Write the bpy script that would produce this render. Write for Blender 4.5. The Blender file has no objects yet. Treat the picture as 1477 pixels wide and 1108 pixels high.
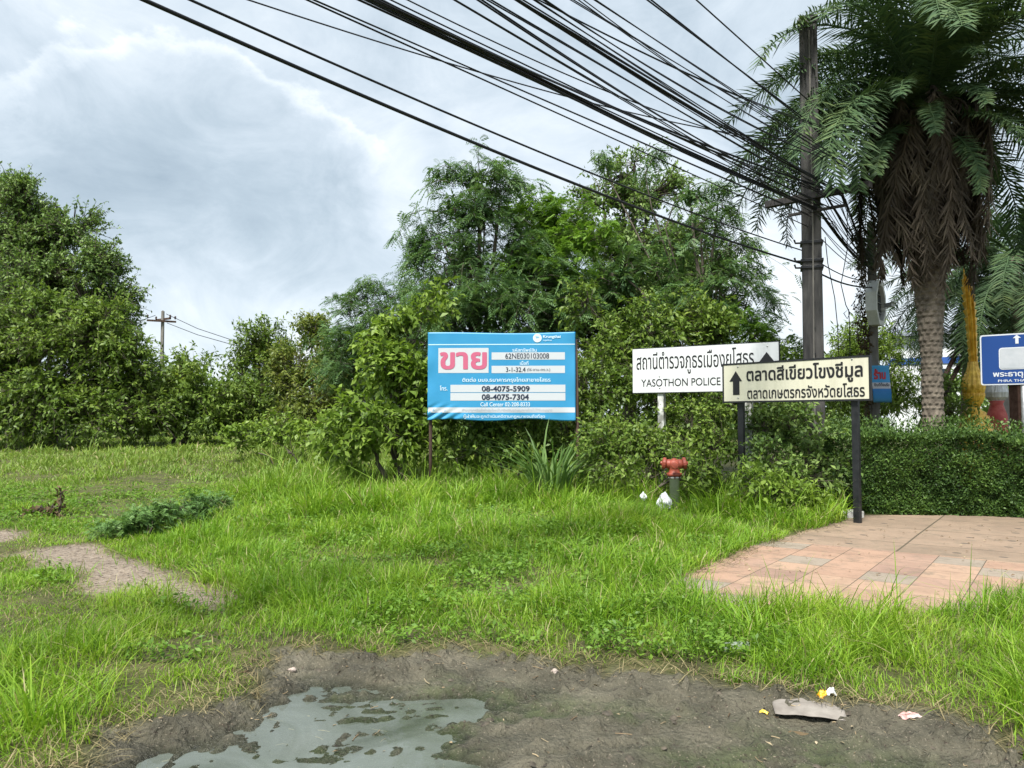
import bpy, bmesh, math, random
import numpy as np
from mathutils import Vector, Matrix
random.seed(7)
sc = bpy.context.scene
COL = sc.collection

# ------------------------------------------------------------------ camera
CAMH, F, PITCH = 1.55, 1110.0, math.radians(2.476)
cam = bpy.data.cameras.new('camera'); cam.sensor_width = 36; cam.lens = 36 * F / 1477
cam.clip_start = 0.05; cam.clip_end = 6000
camo = bpy.data.objects.new('camera', cam); COL.objects.link(camo)
camo.location = (0, 0, CAMH); camo.rotation_euler = (math.pi / 2 + PITCH, 0, 0)
sc.camera = camo

# ------------------------------------------------------------------ exposure, sun, sky
sc.view_settings.view_transform = 'Standard'; sc.view_settings.look = 'None'
sc.view_settings.gamma = 1; sc.view_settings.exposure = 1.93
sc.cycles.max_bounces = 6; sc.cycles.diffuse_bounces = 3; sc.cycles.glossy_bounces = 2
sc.cycles.transmission_bounces = 3; sc.cycles.transparent_max_bounces = 6
sc.cycles.use_denoising = True
SUN_EL, SUN_AZ = math.radians(58), math.radians(205)      # azimuth clockwise from +Y
sun = bpy.data.lights.new('sun', 'SUN'); sun.energy = 2.1; sun.angle = math.radians(11); sun.color = (1, .965, .9)
suno = bpy.data.objects.new('sun', sun); COL.objects.link(suno)
sd = Vector((math.sin(SUN_AZ) * math.cos(SUN_EL), math.cos(SUN_AZ) * math.cos(SUN_EL), math.sin(SUN_EL)))
suno.rotation_euler = sd.to_track_quat('Z', 'Y').to_euler(); suno.location = (0, -5, 30)

def pxdir(px, py):
    u, v = (px - 738.5) / F, (554 - py) / F
    c, s = math.cos(PITCH), math.sin(PITCH)
    return np.array([u, c - v * s, s + v * c])
def at(px, py, Y):
    d = pxdir(px, py); return np.array([0, 0, CAMH]) + d * (Y / d[1])

class NT:
    def __init__(s, nt): s.nt = nt
    def n(s, t, **kw):
        x = s.nt.nodes.new(t)
        for k, v in kw.items():
            if k.startswith('i_'):
                k = k[2:]; k = int(k) if k.isdigit() else k
                s.put(x.inputs[k], v)
            else: setattr(x, k, v)
        return x
    def put(s, sock, v):
        if isinstance(v, bpy.types.NodeSocket): s.nt.links.new(v, sock)
        elif isinstance(v, bpy.types.Node): s.nt.links.new(v.outputs[0], sock)
        else:
            if hasattr(sock.default_value, '__len__') and len(sock.default_value) == 4 and len(v) == 3: v = (*v, 1)
            sock.default_value = v
    def math(s, op, a, b=0.0, clamp=False):
        x = s.nt.nodes.new('ShaderNodeMath'); x.operation = op; x.use_clamp = clamp
        s.put(x.inputs[0], a); s.put(x.inputs[1], b); return x.outputs[0]
    def vm(s, op, a, b=(0, 0, 0)):
        x = s.nt.nodes.new('ShaderNodeVectorMath'); x.operation = op
        s.put(x.inputs[0], a); s.put(x.inputs[1], b); return x.outputs['Value'] if op in ('DOT_PRODUCT', 'LENGTH') else x.outputs[0]
    def mix(s, f, a, b, t='RGBA'):
        x = s.nt.nodes.new('ShaderNodeMix'); x.data_type = t
        i = {'RGBA': (0, 6, 7, 2), 'FLOAT': (0, 2, 3, 0)}[t]
        s.put(x.inputs[i[0]], f); s.put(x.inputs[i[1]], a); s.put(x.inputs[i[2]], b); return x.outputs[i[3]]
    def ramp(s, f, stops, interp='LINEAR'):
        x = s.nt.nodes.new('ShaderNodeValToRGB'); x.color_ramp.interpolation = interp
        e = x.color_ramp.elements
        while len(e) < len(stops): e.new(.5)
        for k, (p, c) in zip(e, stops): k.position = p; k.color = (*c, 1) if hasattr(c, '__len__') else (c, c, c, 1)
        s.put(x.inputs[0], f); return x.outputs[0]
    def noise(s, vec=None, scale=5, detail=4, rough=.55, dist=0, out=0):
        x = s.n('ShaderNodeTexNoise'); x.inputs['Scale'].default_value = scale; x.inputs['Detail'].default_value = detail
        x.inputs['Roughness'].default_value = rough; x.inputs['Distortion'].default_value = dist
        if vec is not None: s.put(x.inputs['Vector'], vec)
        return x.outputs[out]
    def sstep(s, v, a, b):
        x = s.n('ShaderNodeMapRange'); x.interpolation_type = 'SMOOTHSTEP'
        s.put(x.inputs[0], v); x.inputs[1].default_value = a; x.inputs[2].default_value = b; return x.outputs[0]

world = bpy.data.worlds.new('World'); sc.world = world; world.use_nodes = True
W = NT(world.node_tree); world.node_tree.nodes.clear()
sky = W.n('ShaderNodeTexSky', sky_type='NISHITA', sun_disc=False, sun_elevation=SUN_EL, sun_rotation=SUN_AZ)
bg1 = W.n('ShaderNodeBackground', i_Color=sky.outputs[0], i_Strength=0.06)
gen = W.n('ShaderNodeTexCoord').outputs['Generated']
sep = W.n('ShaderNodeSeparateXYZ', i_0=gen)
ndir = W.vm('MULTIPLY', gen, (1, 1, 1.55))
wob = W.noise(ndir, 3.2, 8, .56, out=1)
wdir = W.vm('NORMALIZE', W.vm('ADD', gen, W.vm('MULTIPLY', W.vm('SUBTRACT', wob, (.5, .5, .5)), (.30, .2, .22))))
val = W.math('MULTIPLY', W.math('SUBTRACT', W.noise(ndir, 3.0, 8, .6, .5), .5), .95)
val = W.math('ADD', val, W.math('MULTIPLY', W.math('SUBTRACT', W.noise(ndir, 7, 8, .64, .7), .5), .78))
val = W.math('ADD', val, .545)
def masses(v, lst, lo=1.25, hi=.1):
    for px, py, r, w in lst:
        d = pxdir(px, py); d = d / np.linalg.norm(d)
        g = W.sstep(W.vm('DOT_PRODUCT', wdir, tuple(d)), math.cos(r * lo), math.cos(r * hi))
        v = W.math('ADD', v, W.math('MULTIPLY', g, w))
    return v
# dark undersides and bright banks of cloud, as directions in the sky
val = masses(val, [(110, 240, .17, -.10), (330, 280, .13, -.15), (430, 310, .10, -.14), (210, 300, .12, -.12), (520, 335, .09, -.07), (30, 200, .12, -.06),
                   (330, 400, .13, .07), (520, 385, .12, .07), (240, 470, .12, .03), (600, 330, .08, .12), (1110, 400, .13, .20), (960, 240, .07, .20), (1040, 330, .1, .12),
                   (1250, 480, .1, .16), (860, 60, .2, -.05), (1080, 60, .2, -.08), (620, 110, .12, -.05), (1300, 100, .2, -.05), (60, 90, .1, .08)])
# the heaped cumulus with a crisp billowing upper edge
cm = masses(0.0, [(250, 130, .075, .55), (340, 150, .06, .5), (170, 150, .09, .5), (60, 160, .10, .55), (420, 215, .075, .55), (480, 245, .055, .5), (330, 240, .10, .6), (180, 250, .12, .6), (530, 270, .04, .4)], 1.35, .1)
bil = W.n('ShaderNodeTexVoronoi', feature='SMOOTH_F1', i_Vector=W.vm('ADD', ndir, W.vm('MULTIPLY', W.vm('SUBTRACT', wob, (.5, .5, .5)), (.16, .16, .16))), i_Scale=15.0, i_Smoothness=.6)
cmb = W.math('ADD', W.math('SUBTRACT', cm, W.math('MULTIPLY', bil.outputs['Distance'], .55)), W.math('MULTIPLY', W.math('SUBTRACT', W.noise(ndir, 12, 8, .68), .5), 1.25))
topm = W.sstep(W.math('ADD', W.n('ShaderNodeSeparateXYZ', i_0=gen).outputs[2], W.math('MULTIPLY', W.math('SUBTRACT', W.noise(ndir, 5, 4), .5), .16)), float(pxdir(300, 300)[2] / np.linalg.norm(pxdir(300, 300))), float(pxdir(300, 170)[2] / np.linalg.norm(pxdir(300, 170))))
al = W.math('MULTIPLY', W.sstep(cmb, .06, .36), topm); core = W.sstep(cmb, .22, .85)
val = W.math('ADD', val, W.math('MULTIPLY', W.math('MULTIPLY', al, W.math('SUBTRACT', 1.0, core)), .24))
ccol = W.ramp(val, [(0.0, (.32, .40, .47)), (.28, (.43, .515, .585)), (.52, (.57, .65, .72)), (.74, (.71, .775, .825)), (1.0, (.92, .94, .955))])
bg2 = W.n('ShaderNodeBackground', i_Color=ccol, i_Strength=0.345)
ms = W.n('ShaderNodeMixShader', i_0=0.93, i_1=bg1.outputs[0], i_2=bg2.outputs[0])
W.n('ShaderNodeOutputWorld', i_Surface=ms.outputs[0])

# ------------------------------------------------------------------ numpy helpers
def S(a, b, x):
    t = np.clip((x - a) / (b - a), 0, 1); return t * t * (3 - 2 * t)
def vnoise(x, y, seed=0):
    x = np.asarray(x, float); y = np.asarray(y, float)
    xi = np.floor(x).astype(np.int64); yi = np.floor(y).astype(np.int64); fx = x - xi; fy = y - yi
    fx = fx * fx * (3 - 2 * fx); fy = fy * fy * (3 - 2 * fy)
    def hsh(a, b):
        n = (a * 374761393 + b * 668265263 + seed * 144665) & 0x7fffffff
        n = ((n ^ (n >> 13)) * 1274126177) & 0x7fffffff
        return ((n ^ (n >> 16)) & 0xffff) / 65535.0
    return (hsh(xi, yi) * (1 - fx) + hsh(xi + 1, yi) * fx) * (1 - fy) + (hsh(xi, yi + 1) * (1 - fx) + hsh(xi + 1, yi + 1) * fx) * fy
def fbm(x, y, seed=0, o=4):
    s = 0; a = .5; t = 0
    for i in range(o): s = s + a * vnoise(x * 2 ** i + 7.3 * i, y * 2 ** i - 3.1 * i, seed + i); t += a; a *= .5
    return s / t
def g0(px, py):
    d = pxdir(px, py); k = -CAMH / d[2]; return (d[0] * k, d[1] * k)
def sdf(x, y, poly):
    """signed distance to a polygon, positive inside"""
    x = np.asarray(x, float); y = np.asarray(y, float)
    D = np.full(x.shape, 1e9); ins = np.zeros(x.shape, bool)
    n = len(poly)
    for i in range(n):
        (x0, y0), (x1, y1) = poly[i], poly[(i + 1) % n]
        dx, dy = x1 - x0, y1 - y0; t = np.clip(((x - x0) * dx + (y - y0) * dy) / (dx * dx + dy * dy + 1e-12), 0, 1)
        D = np.minimum(D, np.hypot(x - x0 - t * dx, y - y0 - t * dy))
        c = (y0 > y) != (y1 > y)
        if y1 != y0: ins ^= c & (x < (x1 - x0) * (y - y0) / (y1 - y0) + x0)
    return np.where(ins, D, -D)
MUDP = [g0(*p) for p in [(95, 1108), (135, 1075), (165, 1045), (260, 1022), (330, 1008), (362, 975), (385, 940), (420, 930), (480, 935), (560, 948), (600, 938), (655, 932), (720, 938), (800, 952), (900, 965), (960, 972), (1040, 988),
                         (1130, 998), (1200, 1010), (1300, 1022), (1400, 1040), (1477, 1072), (1620, 1120)]] + [(14, 2.5), (14, -3), (-9, -3), (-2.2, 2.4)]
PAVP = [g0(*p) for p in [(972, 848), (1020, 828), (1075, 800), (1110, 786), (1165, 770), (1195, 762), (1225, 748), (1300, 746), (1480, 748), (1640, 756), (1700, 800), (1560, 838), (1470, 850), (1425, 872), (1385, 884), (1310, 890), (1150, 884), (1040, 874)]]
DIRTP = [g0(*p) for p in [(5, 800), (70, 788), (130, 783), (200, 806), (250, 824), (300, 842), (330, 866), (350, 886), (275, 884), (190, 866), (95, 842), (88, 822)]]
DIRT2 = [g0(*p) for p in [(-60, 778), (10, 768), (45, 770), (20, 780), (-60, 788)]]
WATP = [g0(*p) for p in [(110, 1060), (165, 1045), (230, 1040), (325, 1008), (350, 968), (440, 955), (530, 962), (590, 978), (700, 990), (690, 1010), (640, 1030), (700, 1060), (760, 1090), (680, 1140), (-100, 1180)]]
def masks(x, y):
    m = sdf(x, y, MUDP) + .22 * (fbm(x * 2.2, y * 2.2, 3) - .5) + .14 * (fbm(x * 9, y * 9, 5, 2) - .5)
    p = sdf(x, y, PAVP) + .10 * (fbm(x * 4, y * 4, 9) - .5) + .34 * (fbm(x * 1.2, y * 1.2, 12, 3) - .44)
    d = np.maximum(sdf(x, y, DIRTP), sdf(x, y, DIRT2)) + .5 * (fbm(x * 1.6, y * 1.6, 21) - .5)
    return m, p, d
ROT = (math.cos(-.16), math.sin(-.16))
def hgt(x, y):
    x = np.asarray(x, float); y = np.asarray(y, float)
    z = .62 * S(8, 29, y) * (1 - S(1.2, 5.0, x) * (1 - S(16, 40, y)))
    z = z + .10 * (fbm(x * .35, y * .35, 11, 3) - .5) * S(6, 10, y) * (1 - S(3, 4.5, x) * (1 - S(14, 18, y)))
    z = z + .07 * np.exp(-((x - .5) / 2.2) ** 2 - ((y - 10.5) / 2.5) ** 2)
    near = y < 9
    m = np.full(x.shape, -1.0)
    if near.any():
        xn, yn = x[near], y[near]
        mn = sdf(xn, yn, MUDP); m[near] = mn
        k = S(-.12, .3, mn)
        u = xn * ROT[0] - yn * ROT[1]; v = xn * ROT[1] + yn * ROT[0]
        v = v + .2 * (fbm(u * .8, v * .8, 31, 2) - .5)
        rut = np.abs(2 * vnoise(u * .35, v * 3.6, 40) - 1) ** .8
        rut2 = np.abs(2 * vnoise(u * 1.1, v * 11, 44) - 1)
        lum = (fbm(xn * 5, yn * 5, 50, 5) - .5)
        clod = np.maximum(0, fbm(xn * 16, yn * 16, 60, 3) - .56)
        edge = np.exp(-((mn - .12) / .16) ** 2)
        zz_ = z[near] - k * .042 + k * (.050 * (rut - .5) + .034 * (rut2 - .5) + .045 * lum + .14 * clod + .022 * (fbm(xn * 22, yn * 22, 64, 3) - .5)) + edge * (.05 * lum + .16 * clod + .008)
        sw = sdf(xn, yn, WATP) + .35 * (fbm(xn * 2.6, yn * 4.5, 66, 4) - .5)
        w = S(-.12, .16, sw) * k
        zz_ = zz_ - w * .056 - k * .3 * w * (zz_ + .042)
        dry = -.094 + .010
        zz_ = np.where((k > .01) & (zz_ < dry) & (sw < .02), dry - (dry - zz_) * .15, zz_)
        z[near] = zz_
    return z
def h1(x, y): return float(hgt(np.array([x]), np.array([y]))[0])
def ground(px, py):
    d = pxdir(px, py); Y = 4.0
    while Y < 60:
        p = at(px, py, Y)
        if p[2] <= h1(p[0], p[1]): return p
        Y += .02
    return p

# ------------------------------------------------------------------ object helpers
def tag(o, label=None, cat=None, group=None, kind=None):
    if label: o['label'] = label
    if cat: o['category'] = cat
    if group: o['group'] = group
    if kind: o['kind'] = kind
    return o
def thing(name, label, cat, loc=(0, 0, 0), rz=0, group=None):
    o = bpy.data.objects.new(name, None); COL.objects.link(o); o.location = loc; o.rotation_euler = (0, 0, rz)
    o.empty_display_size = .2
    return tag(o, label, cat, group)
def link(name, me, m=None, parent=None, smooth=False):
    o = bpy.data.objects.new(name, me); COL.objects.link(o)
    if m: me.materials.append(m)
    if parent: o.parent = parent
    if smooth: me.polygons.foreach_set('use_smooth', np.ones(len(me.polygons), bool))
    return o
def npmesh(name, V, Q=None, T=None):
    me = bpy.data.meshes.new(name); V = np.asarray(V, np.float32)
    me.vertices.add(len(V)); me.vertices.foreach_set('co', V.ravel())
    parts = []; sizes = []
    if Q is not None and len(Q): parts.append(np.asarray(Q, np.int32).ravel()); sizes.append(np.full(len(Q), 4, np.int32))
    if T is not None and len(T): parts.append(np.asarray(T, np.int32).ravel()); sizes.append(np.full(len(T), 3, np.int32))
    L = np.concatenate(parts); sz = np.concatenate(sizes)
    me.loops.add(len(L)); me.loops.foreach_set('vertex_index', L)
    me.polygons.add(len(sz)); st = np.concatenate([[0], np.cumsum(sz)[:-1]]).astype(np.int32)
    me.polygons.foreach_set('loop_start', st)
    try: me.polygons.foreach_set('loop_total', sz)
    except Exception: pass
    me.update(calc_edges=True); return me
def obj(name, bm, m, parent=None, smooth=False):
    me = bpy.data.meshes.new(name); bm.to_mesh(me); bm.free(); return link(name, me, m, parent, smooth)
def box(bm, c, s, rz=0, bevel=0, taper=None):
    M = Matrix.Translation(c) @ Matrix.Rotation(rz, 4, 'Z') @ Matrix.Diagonal((*s, 1))
    r = bmesh.ops.create_cube(bm, size=1)
    if taper:
        for v in r['verts']:
            if v.co.z > 0: v.co.x *= taper; v.co.y *= taper
    bmesh.ops.transform(bm, matrix=M, verts=r['verts'])
    if bevel:
        ed = list({e for v in r['verts'] for e in v.link_edges})
        bmesh.ops.bevel(bm, geom=ed, offset=bevel, segments=2, affect='EDGES', profile=.5)
def tube(bm, pts, rad, n=8, cap=True):
    pts = [Vector(p) for p in pts]; rings = []
    rad = [rad] * len(pts) if not hasattr(rad, '__len__') else rad
    up = Vector((0, 0, 1)); t0 = (pts[1] - pts[0]).normalized()
    if abs(t0.z) > .9: up = Vector((1, 0, 0))
    a = t0.cross(up).normalized()
    for i, p in enumerate(pts):
        t = (pts[min(i + 1, len(pts) - 1)] - pts[max(i - 1, 0)]).normalized()
        a = (a - t * a.dot(t)).normalized(); b = t.cross(a)
        rings.append([bm.verts.new(p + (a * math.cos(2 * math.pi * k / n) + b * math.sin(2 * math.pi * k / n)) * rad[i]) for k in range(n)])
    for r0, r1 in zip(rings, rings[1:]):
        for k in range(n): bm.faces.new((r0[k], r0[(k + 1) % n], r1[(k + 1) % n], r1[k]))
    if cap: bm.faces.new(rings[0][::-1]); bm.faces.new(rings[-1])
def lathe(bm, prof, n=24, c=(0, 0, 0), M=None, mod=None):
    rings = []
    for r, z in prof:
        ring = []
        for k in range(n):
            a = 2 * math.pi * k / n; rr = r * (mod(a, z) if mod else 1)
            v = Vector((c[0] + rr * math.cos(a), c[1] + rr * math.sin(a), c[2] + z))
            ring.append(bm.verts.new(M @ v if M else v))
        rings.append(ring)
    for r0, r1 in zip(rings, rings[1:]):
        for k in range(n): bm.faces.new((r0[k], r0[(k + 1) % n], r1[(k + 1) % n], r1[k]))
    bm.faces.new(rings[0][::-1]); bm.faces.new(rings[-1])

# ------------------------------------------------------------------ materials
def mat(name, col=None, rough=.6, metal=0, spec=.4):
    m = bpy.data.materials.new(name); m.use_nodes = True; t = NT(m.node_tree); b = m.node_tree.nodes['Principled BSDF']
    b.inputs['Roughness'].default_value = rough; b.inputs['Metallic'].default_value = metal; b.inputs['Specular IOR Level'].default_value = spec
    if col is not None: t.put(b.inputs['Base Color'], col)
    return m, t, b
def bump(t, b, h, st=.3, dist=.02):
    x = t.n('ShaderNodeBump'); x.inputs['Strength'].default_value = st; x.inputs['Distance'].default_value = dist
    t.put(x.inputs['Height'], h); t.put(b.inputs['Normal'], x.outputs[0])
def worn(name, c1, c2, scale=6, rough=.6, metal=0, stretch=(1, 1, 1), lo=.35, hi=.7, bst=.15, spec=.4):
    m, t, b = mat(name, None, rough, metal, spec)
    co = t.vm('MULTIPLY', t.n('ShaderNodeTexCoord').outputs['Object'], stretch)
    n = t.noise(co, scale, 6, .6)
    t.put(b.inputs['Base Color'], t.ramp(n, [(lo, c1), (hi, c2)]))
    if bst: bump(t, b, t.noise(co, scale * 6, 4), bst, .01)
    return m
def leafmat(name, cols, trans=.3, rough=.5, patch=.9, spec=.3):
    m, t, b = mat(name, None, rough, 0, spec)
    g = t.n('ShaderNodeNewGeometry')
    n = t.noise(g.outputs['Position'], patch, 3, .6)
    f = t.math('ADD', t.math('MULTIPLY', g.outputs['Random Per Island'], .55), t.math('MULTIPLY', t.math('SUBTRACT', n, .28), 1.05), True)
    c = t.ramp(f, [(i / (len(cols) - 1), k) for i, k in enumerate(cols)])
    t.put(b.inputs['Base Color'], c)
    tr = t.n('ShaderNodeBsdfTranslucent'); t.put(tr.inputs[0], t.mix(.5, c, t.vm('MULTIPLY', c, (1.5, 1.6, .6))))
    mx = t.n('ShaderNodeMixShader', i_0=trans, i_1=b.outputs[0], i_2=tr.outputs[0])
    t.put(m.node_tree.nodes['Material Output'].inputs[0], mx.outputs[0]); return m
M = {}
M['broad_dark'] = leafmat('leaf_dark', [(0.049, 0.099, 0.029), (0.100, 0.175, 0.042), (0.168, 0.255, 0.064), (0.224, 0.313, 0.089)], .25)
M['broad_mid'] = leafmat('leaf_mid', [(0.050, 0.093, 0.015), (0.099, 0.167, 0.027), (0.157, 0.236, 0.039), (0.241, 0.310, 0.061)], .28)
M['broad_light'] = leafmat('leaf_light', [(0.059, 0.110, 0.016), (0.119, 0.198, 0.026), (0.190, 0.286, 0.042), (0.273, 0.363, 0.079)], .3)
M['olive'] = leafmat('leaf_olive', [(0.055, 0.083, 0.017), (0.117, 0.165, 0.032), (0.189, 0.227, 0.044), (0.252, 0.234, 0.062)], .28)
M['feather'] = leafmat('leaf_feather', [(0.044, 0.087, 0.036), (0.073, 0.148, 0.055), (0.118, 0.203, 0.064), (0.168, 0.255, 0.076)], .3)
M['feather_bright'] = leafmat('leaf_feather_bright', [(.055, .12, .018), (.10, .2, .024), (.15, .27, .032), (.2, .31, .045)], .32)
M['bluish'] = leafmat('leaf_bluish', [(0.052, 0.118, 0.036), (0.103, 0.205, 0.060), (0.147, 0.260, 0.072), (0.173, 0.284, 0.072)], .25)
M['hedge'] = leafmat('leaf_hedge', [(0.024, 0.053, 0.017), (0.050, 0.101, 0.025), (0.089, 0.161, 0.034), (0.148, 0.238, 0.049)], .22, patch=1.6)
M['palm'] = leafmat('palm_leaf', [(0.036, 0.066, 0.033), (0.054, 0.102, 0.045), (0.081, 0.133, 0.054), (0.154, 0.204, 0.068)], .14, .6, spec=.22)
M['palm_far'] = leafmat('palm_leaf_far', [(0.024, 0.050, 0.026), (0.038, 0.078, 0.036), (0.060, 0.102, 0.048)], .16)
M['deadpalm'] = leafmat('palm_leaf_dead', [(.034, .028, .023), (.066, .054, .043), (.105, .086, .066), (.17, .14, .10)], .1, .8, spec=.1)
M['reed'] = leafmat('reed_leaf', [(.05, .11, .024), (.10, .18, .045), (.17, .26, .08)], .3)
M['deadleaf'] = leafmat('leaf_dry', [(.05, .03, .014), (.1, .07, .035), (.19, .14, .08)], .15, .8)
M['bark'] = worn('bark', (.05, .042, .032), (.15, .125, .10), 9, .9, stretch=(1, 1, .25), bst=.5)
M['concrete'] = worn('pole_concrete', (.030, .029, .030), (.115, .11, .103), 3.2, .85, stretch=(2.2, 2.2, .35), lo=.38, hi=.75, bst=.3)
M['concrete2'] = worn('pole_concrete_pale', (.11, .105, .095), (.24, .225, .20), 4, .85, stretch=(2, 2, .5), bst=.3)
M['cable'] = mat('cable_rubber', (.012, .013, .017), .55, 0, .3)[0]
M['steel'] = worn('galvanised_steel', (.32, .33, .33), (.5, .5, .5), 14, .42, .7, bst=.05)
M['blacksteel'] = worn('black_painted_steel', (.008, .009, .011), (.022, .023, .026), 8, .45, bst=.05)
M['rust'] = worn('rusty_post', (.035, .02, .015), (.09, .055, .04), 12, .85, stretch=(1, 1, .4))
M['postwhite'] = worn('flaking_white_post', (.2, .2, .18), (.62, .63, .60), 7, .8, stretch=(1, 1, .6), lo=.4, hi=.55, bst=.3)

# ------------------------------------------------------------------ ground
xs = np.concatenate([-np.geomspace(3000, 14, 40), np.arange(-13.6, -5, .25), np.arange(-5, 5.6, .022), np.arange(5.6, 14, .25), np.geomspace(14, 3000, 40)])
ys = np.concatenate([-np.geomspace(2000, 4, 20), np.arange(-3.5, 2.9, .3), np.arange(2.9, 6.3, .019), np.arange(6.3, 13, .12), np.arange(13, 40, .5), np.geomspace(40, 5000, 40)])
GX, GY = np.meshgrid(xs, ys); gx, gy = GX.ravel(), GY.ravel()
gz = hgt(gx, gy)
mm, pp, dd = masks(gx, gy)
gz = gz - .03 * S(-.05, .15, pp)
nx = len(xs); I = (np.arange(len(ys) - 1)[:, None] * nx + np.arange(nx - 1)[None]).ravel()
me = npmesh('ground', np.stack([gx, gy, gz], 1), np.stack([I, I + 1, I + 1 + nx, I + nx], 1))
for nm, v in (('mud', S(-.06, .10, mm)), ('dirt', S(-.12, .12, dd)), ('alg', S(.25, .7, sdf(gx, gy, MUDP)) * S(.34, .52, fbm(gx * .9 + .3 * gy, gy * 2.0, 70, 3)))):
    a = me.attributes.new(nm, 'FLOAT', 'POINT'); a.data.foreach_set('value', v.astype(np.float32))
gm, t, b = mat('ground_soil', None, .8, 0, .3)
at_ = lambda n: t.n('ShaderNodeAttribute', attribute_name=n).outputs['Fac']
pos = t.n('ShaderNodeNewGeometry').outputs['Position']
soil = t.ramp(t.noise(pos, 3, 6), [(.3, (.05, .05, .02)), (.55, (.09, .095, .03)), (.75, (.14, .12, .06))])
soil = t.mix(t.sstep(pos_y := t.n('ShaderNodeSeparateXYZ', i_0=pos).outputs[1], 30, 60), soil, (.07, .11, .03))
peb = t.n('ShaderNodeTexVoronoi', i_Vector=pos, i_Scale=38.0)
pc = t.n('ShaderNodeSeparateColor', i_0=peb.outputs['Color']).outputs[0]
dirt = t.mix(t.math('MULTIPLY', pc, .55), t.ramp(t.noise(pos, 2.2, 7, .65), [(.3, (.16, .12, .085)), (.7, (.31, .245, .18))]), (.42, .36, .30))
dirt = t.mix(t.sstep(t.noise(pos, 20, 5, .7), .5, .64), dirt, (.075, .055, .04))
mud = t.ramp(t.noise(pos, 2.6, 8, .68), [(.30, (.042, .038, .026)), (.45, (.084, .078, .055)), (.60, (.138, .126, .09)), (.78, (.205, .185, .138))])
mud = t.mix(t.math('MULTIPLY', at_('alg'), t.sstep(t.noise(pos, 6, 5), .3, .6)), mud, t.ramp(t.noise(pos, 11, 4), [(.3, (.05, .06, .028)), (.7, (.10, .115, .055))]))
mud = t.mix(t.sstep(t.noise(pos, 45, 3), .60, .70), mud, (.045, .034, .025))
mud = t.mix(t.math('MULTIPLY', t.sstep(t.noise(pos, 90, 2), .64, .70), .7), mud, (.34, .29, .22))
pz = t.n('ShaderNodeSeparateXYZ', i_0=pos).outputs[2]
damp = t.math('MULTIPLY', t.sstep(pz, -.055, -.092), at_('mud'))
mud = t.mix(damp, mud, t.vm('MULTIPLY', mud, (.52, .56, .54)))
c = t.mix(at_('dirt'), soil, dirt); c = t.mix(at_('mud'), c, mud)
t.put(b.inputs['Base Color'], c)
wet = t.ramp(t.noise(pos, 1.9, 5), [(.35, .34), (.62, .72)])
t.put(b.inputs['Roughness'], t.mix(damp, t.mix(at_('mud'), .9, wet, 'FLOAT'), .22, 'FLOAT'))
bump(t, b, t.math('ADD', t.noise(pos, 42, 5, .65), t.math('ADD', t.math('MULTIPLY', peb.outputs['Distance'], .5), t.math('MULTIPLY', t.noise(pos, 14, 6, .7), 1.6))), .9, .03)
tag(link('ground', me, gm, None, True), kind='structure')

# puddles: one level sheet of murky water, the mud humps stand out of it
wm, t, b = mat('puddle_water', None, .03, 0, .6)
pos = t.n('ShaderNodeNewGeometry').outputs['Position']
t.put(b.inputs['Base Color'], t.ramp(t.noise(pos, 1.6, 5, .6, 1), [(.3, (.08, .10, .07)), (.5, (.19, .22, .19)), (.72, (.28, .32, .30))]))
bump(t, b, t.noise(pos, 14, 2), .04, .01)
wtr = t.n('ShaderNodeBsdfTransparent'); t.put(wtr.inputs[0], (.80, .86, .78))
wmx = t.n('ShaderNodeMixShader', i_0=.47, i_1=wtr.outputs[0], i_2=b.outputs[0]); t.put(wm.node_tree.nodes['Material Output'].inputs[0], wmx.outputs[0])
bm = bmesh.new(); zw = -.094
vs = [bm.verts.new((x, y, zw)) for x, y in [g0(*p) for p in [(20, 1075), (180, 1010), (330, 930), (460, 925), (700, 955), (1000, 975), (1060, 1010), (900, 1060), (800, 1180), (-200, 1200)]]]; bm.faces.new(vs)
tag(obj('puddle_water', bm, wm), kind='structure')

# pavement of pink, dark pink and grey tiles with a tan concrete strip behind
pm, t, b = mat('pavement_tiles', None, .75)
pos = t.n('ShaderNodeNewGeometry').outputs['Position']
A = t.vm('DOT_PRODUCT', pos, (.59, .807, 0)); B = t.vm('DOT_PRODUCT', pos, (.807, -.59, 0))
def cell(v, size, off=0.0):
    q = t.math('DIVIDE', t.math('ADD', v, off), size); return t.math('FLOOR', q), t.math('ABSOLUTE', t.math('SUBTRACT', t.math('FRACT', q), .5))
ia, fa = cell(A, .45, .17); ib, fb = cell(B, .45, .36)
wn = t.n('ShaderNodeTexWhiteNoise', noise_dimensions='2D', i_Vector=t.n('ShaderNodeCombineXYZ', i_0=ia, i_1=ib).outputs[0])
tc = t.ramp(wn.outputs[0], [(0, (.36, .215, .145)), (.35, (.385, .245, .165)), (.60, (.28, .165, .125)), (.72, (.33, .20, .145)), (.87, (.25, .215, .172))], 'CONSTANT')
joint = t.math('MAXIMUM', t.sstep(fa, .485, .497), t.sstep(fb, .485, .497))
ia2, fa2 = cell(A, 1.35, .3); ib2, fb2 = cell(B, 1.6, .1)
w2 = t.n('ShaderNodeTexWhiteNoise', noise_dimensions='2D', i_Vector=t.n('ShaderNodeCombineXYZ', i_0=ia2, i_1=ib2).outputs[0])
slab = t.ramp(w2.outputs[0], [(0, (.21, .15, .10)), (1, (.27, .19, .13))])
hole = t.sstep(t.math('ADD', t.math('POWER', t.math('SUBTRACT', fa2, .2), 2.0), t.math('POWER', t.math('SUBTRACT', fb2, .14), 2.0)), .0011, .0006)
slab = t.mix(hole, slab, (.02, .018, .015))
joint2 = t.math('MAXIMUM', t.sstep(fa2, .489, .497), t.sstep(fb2, .489, .497))
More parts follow.
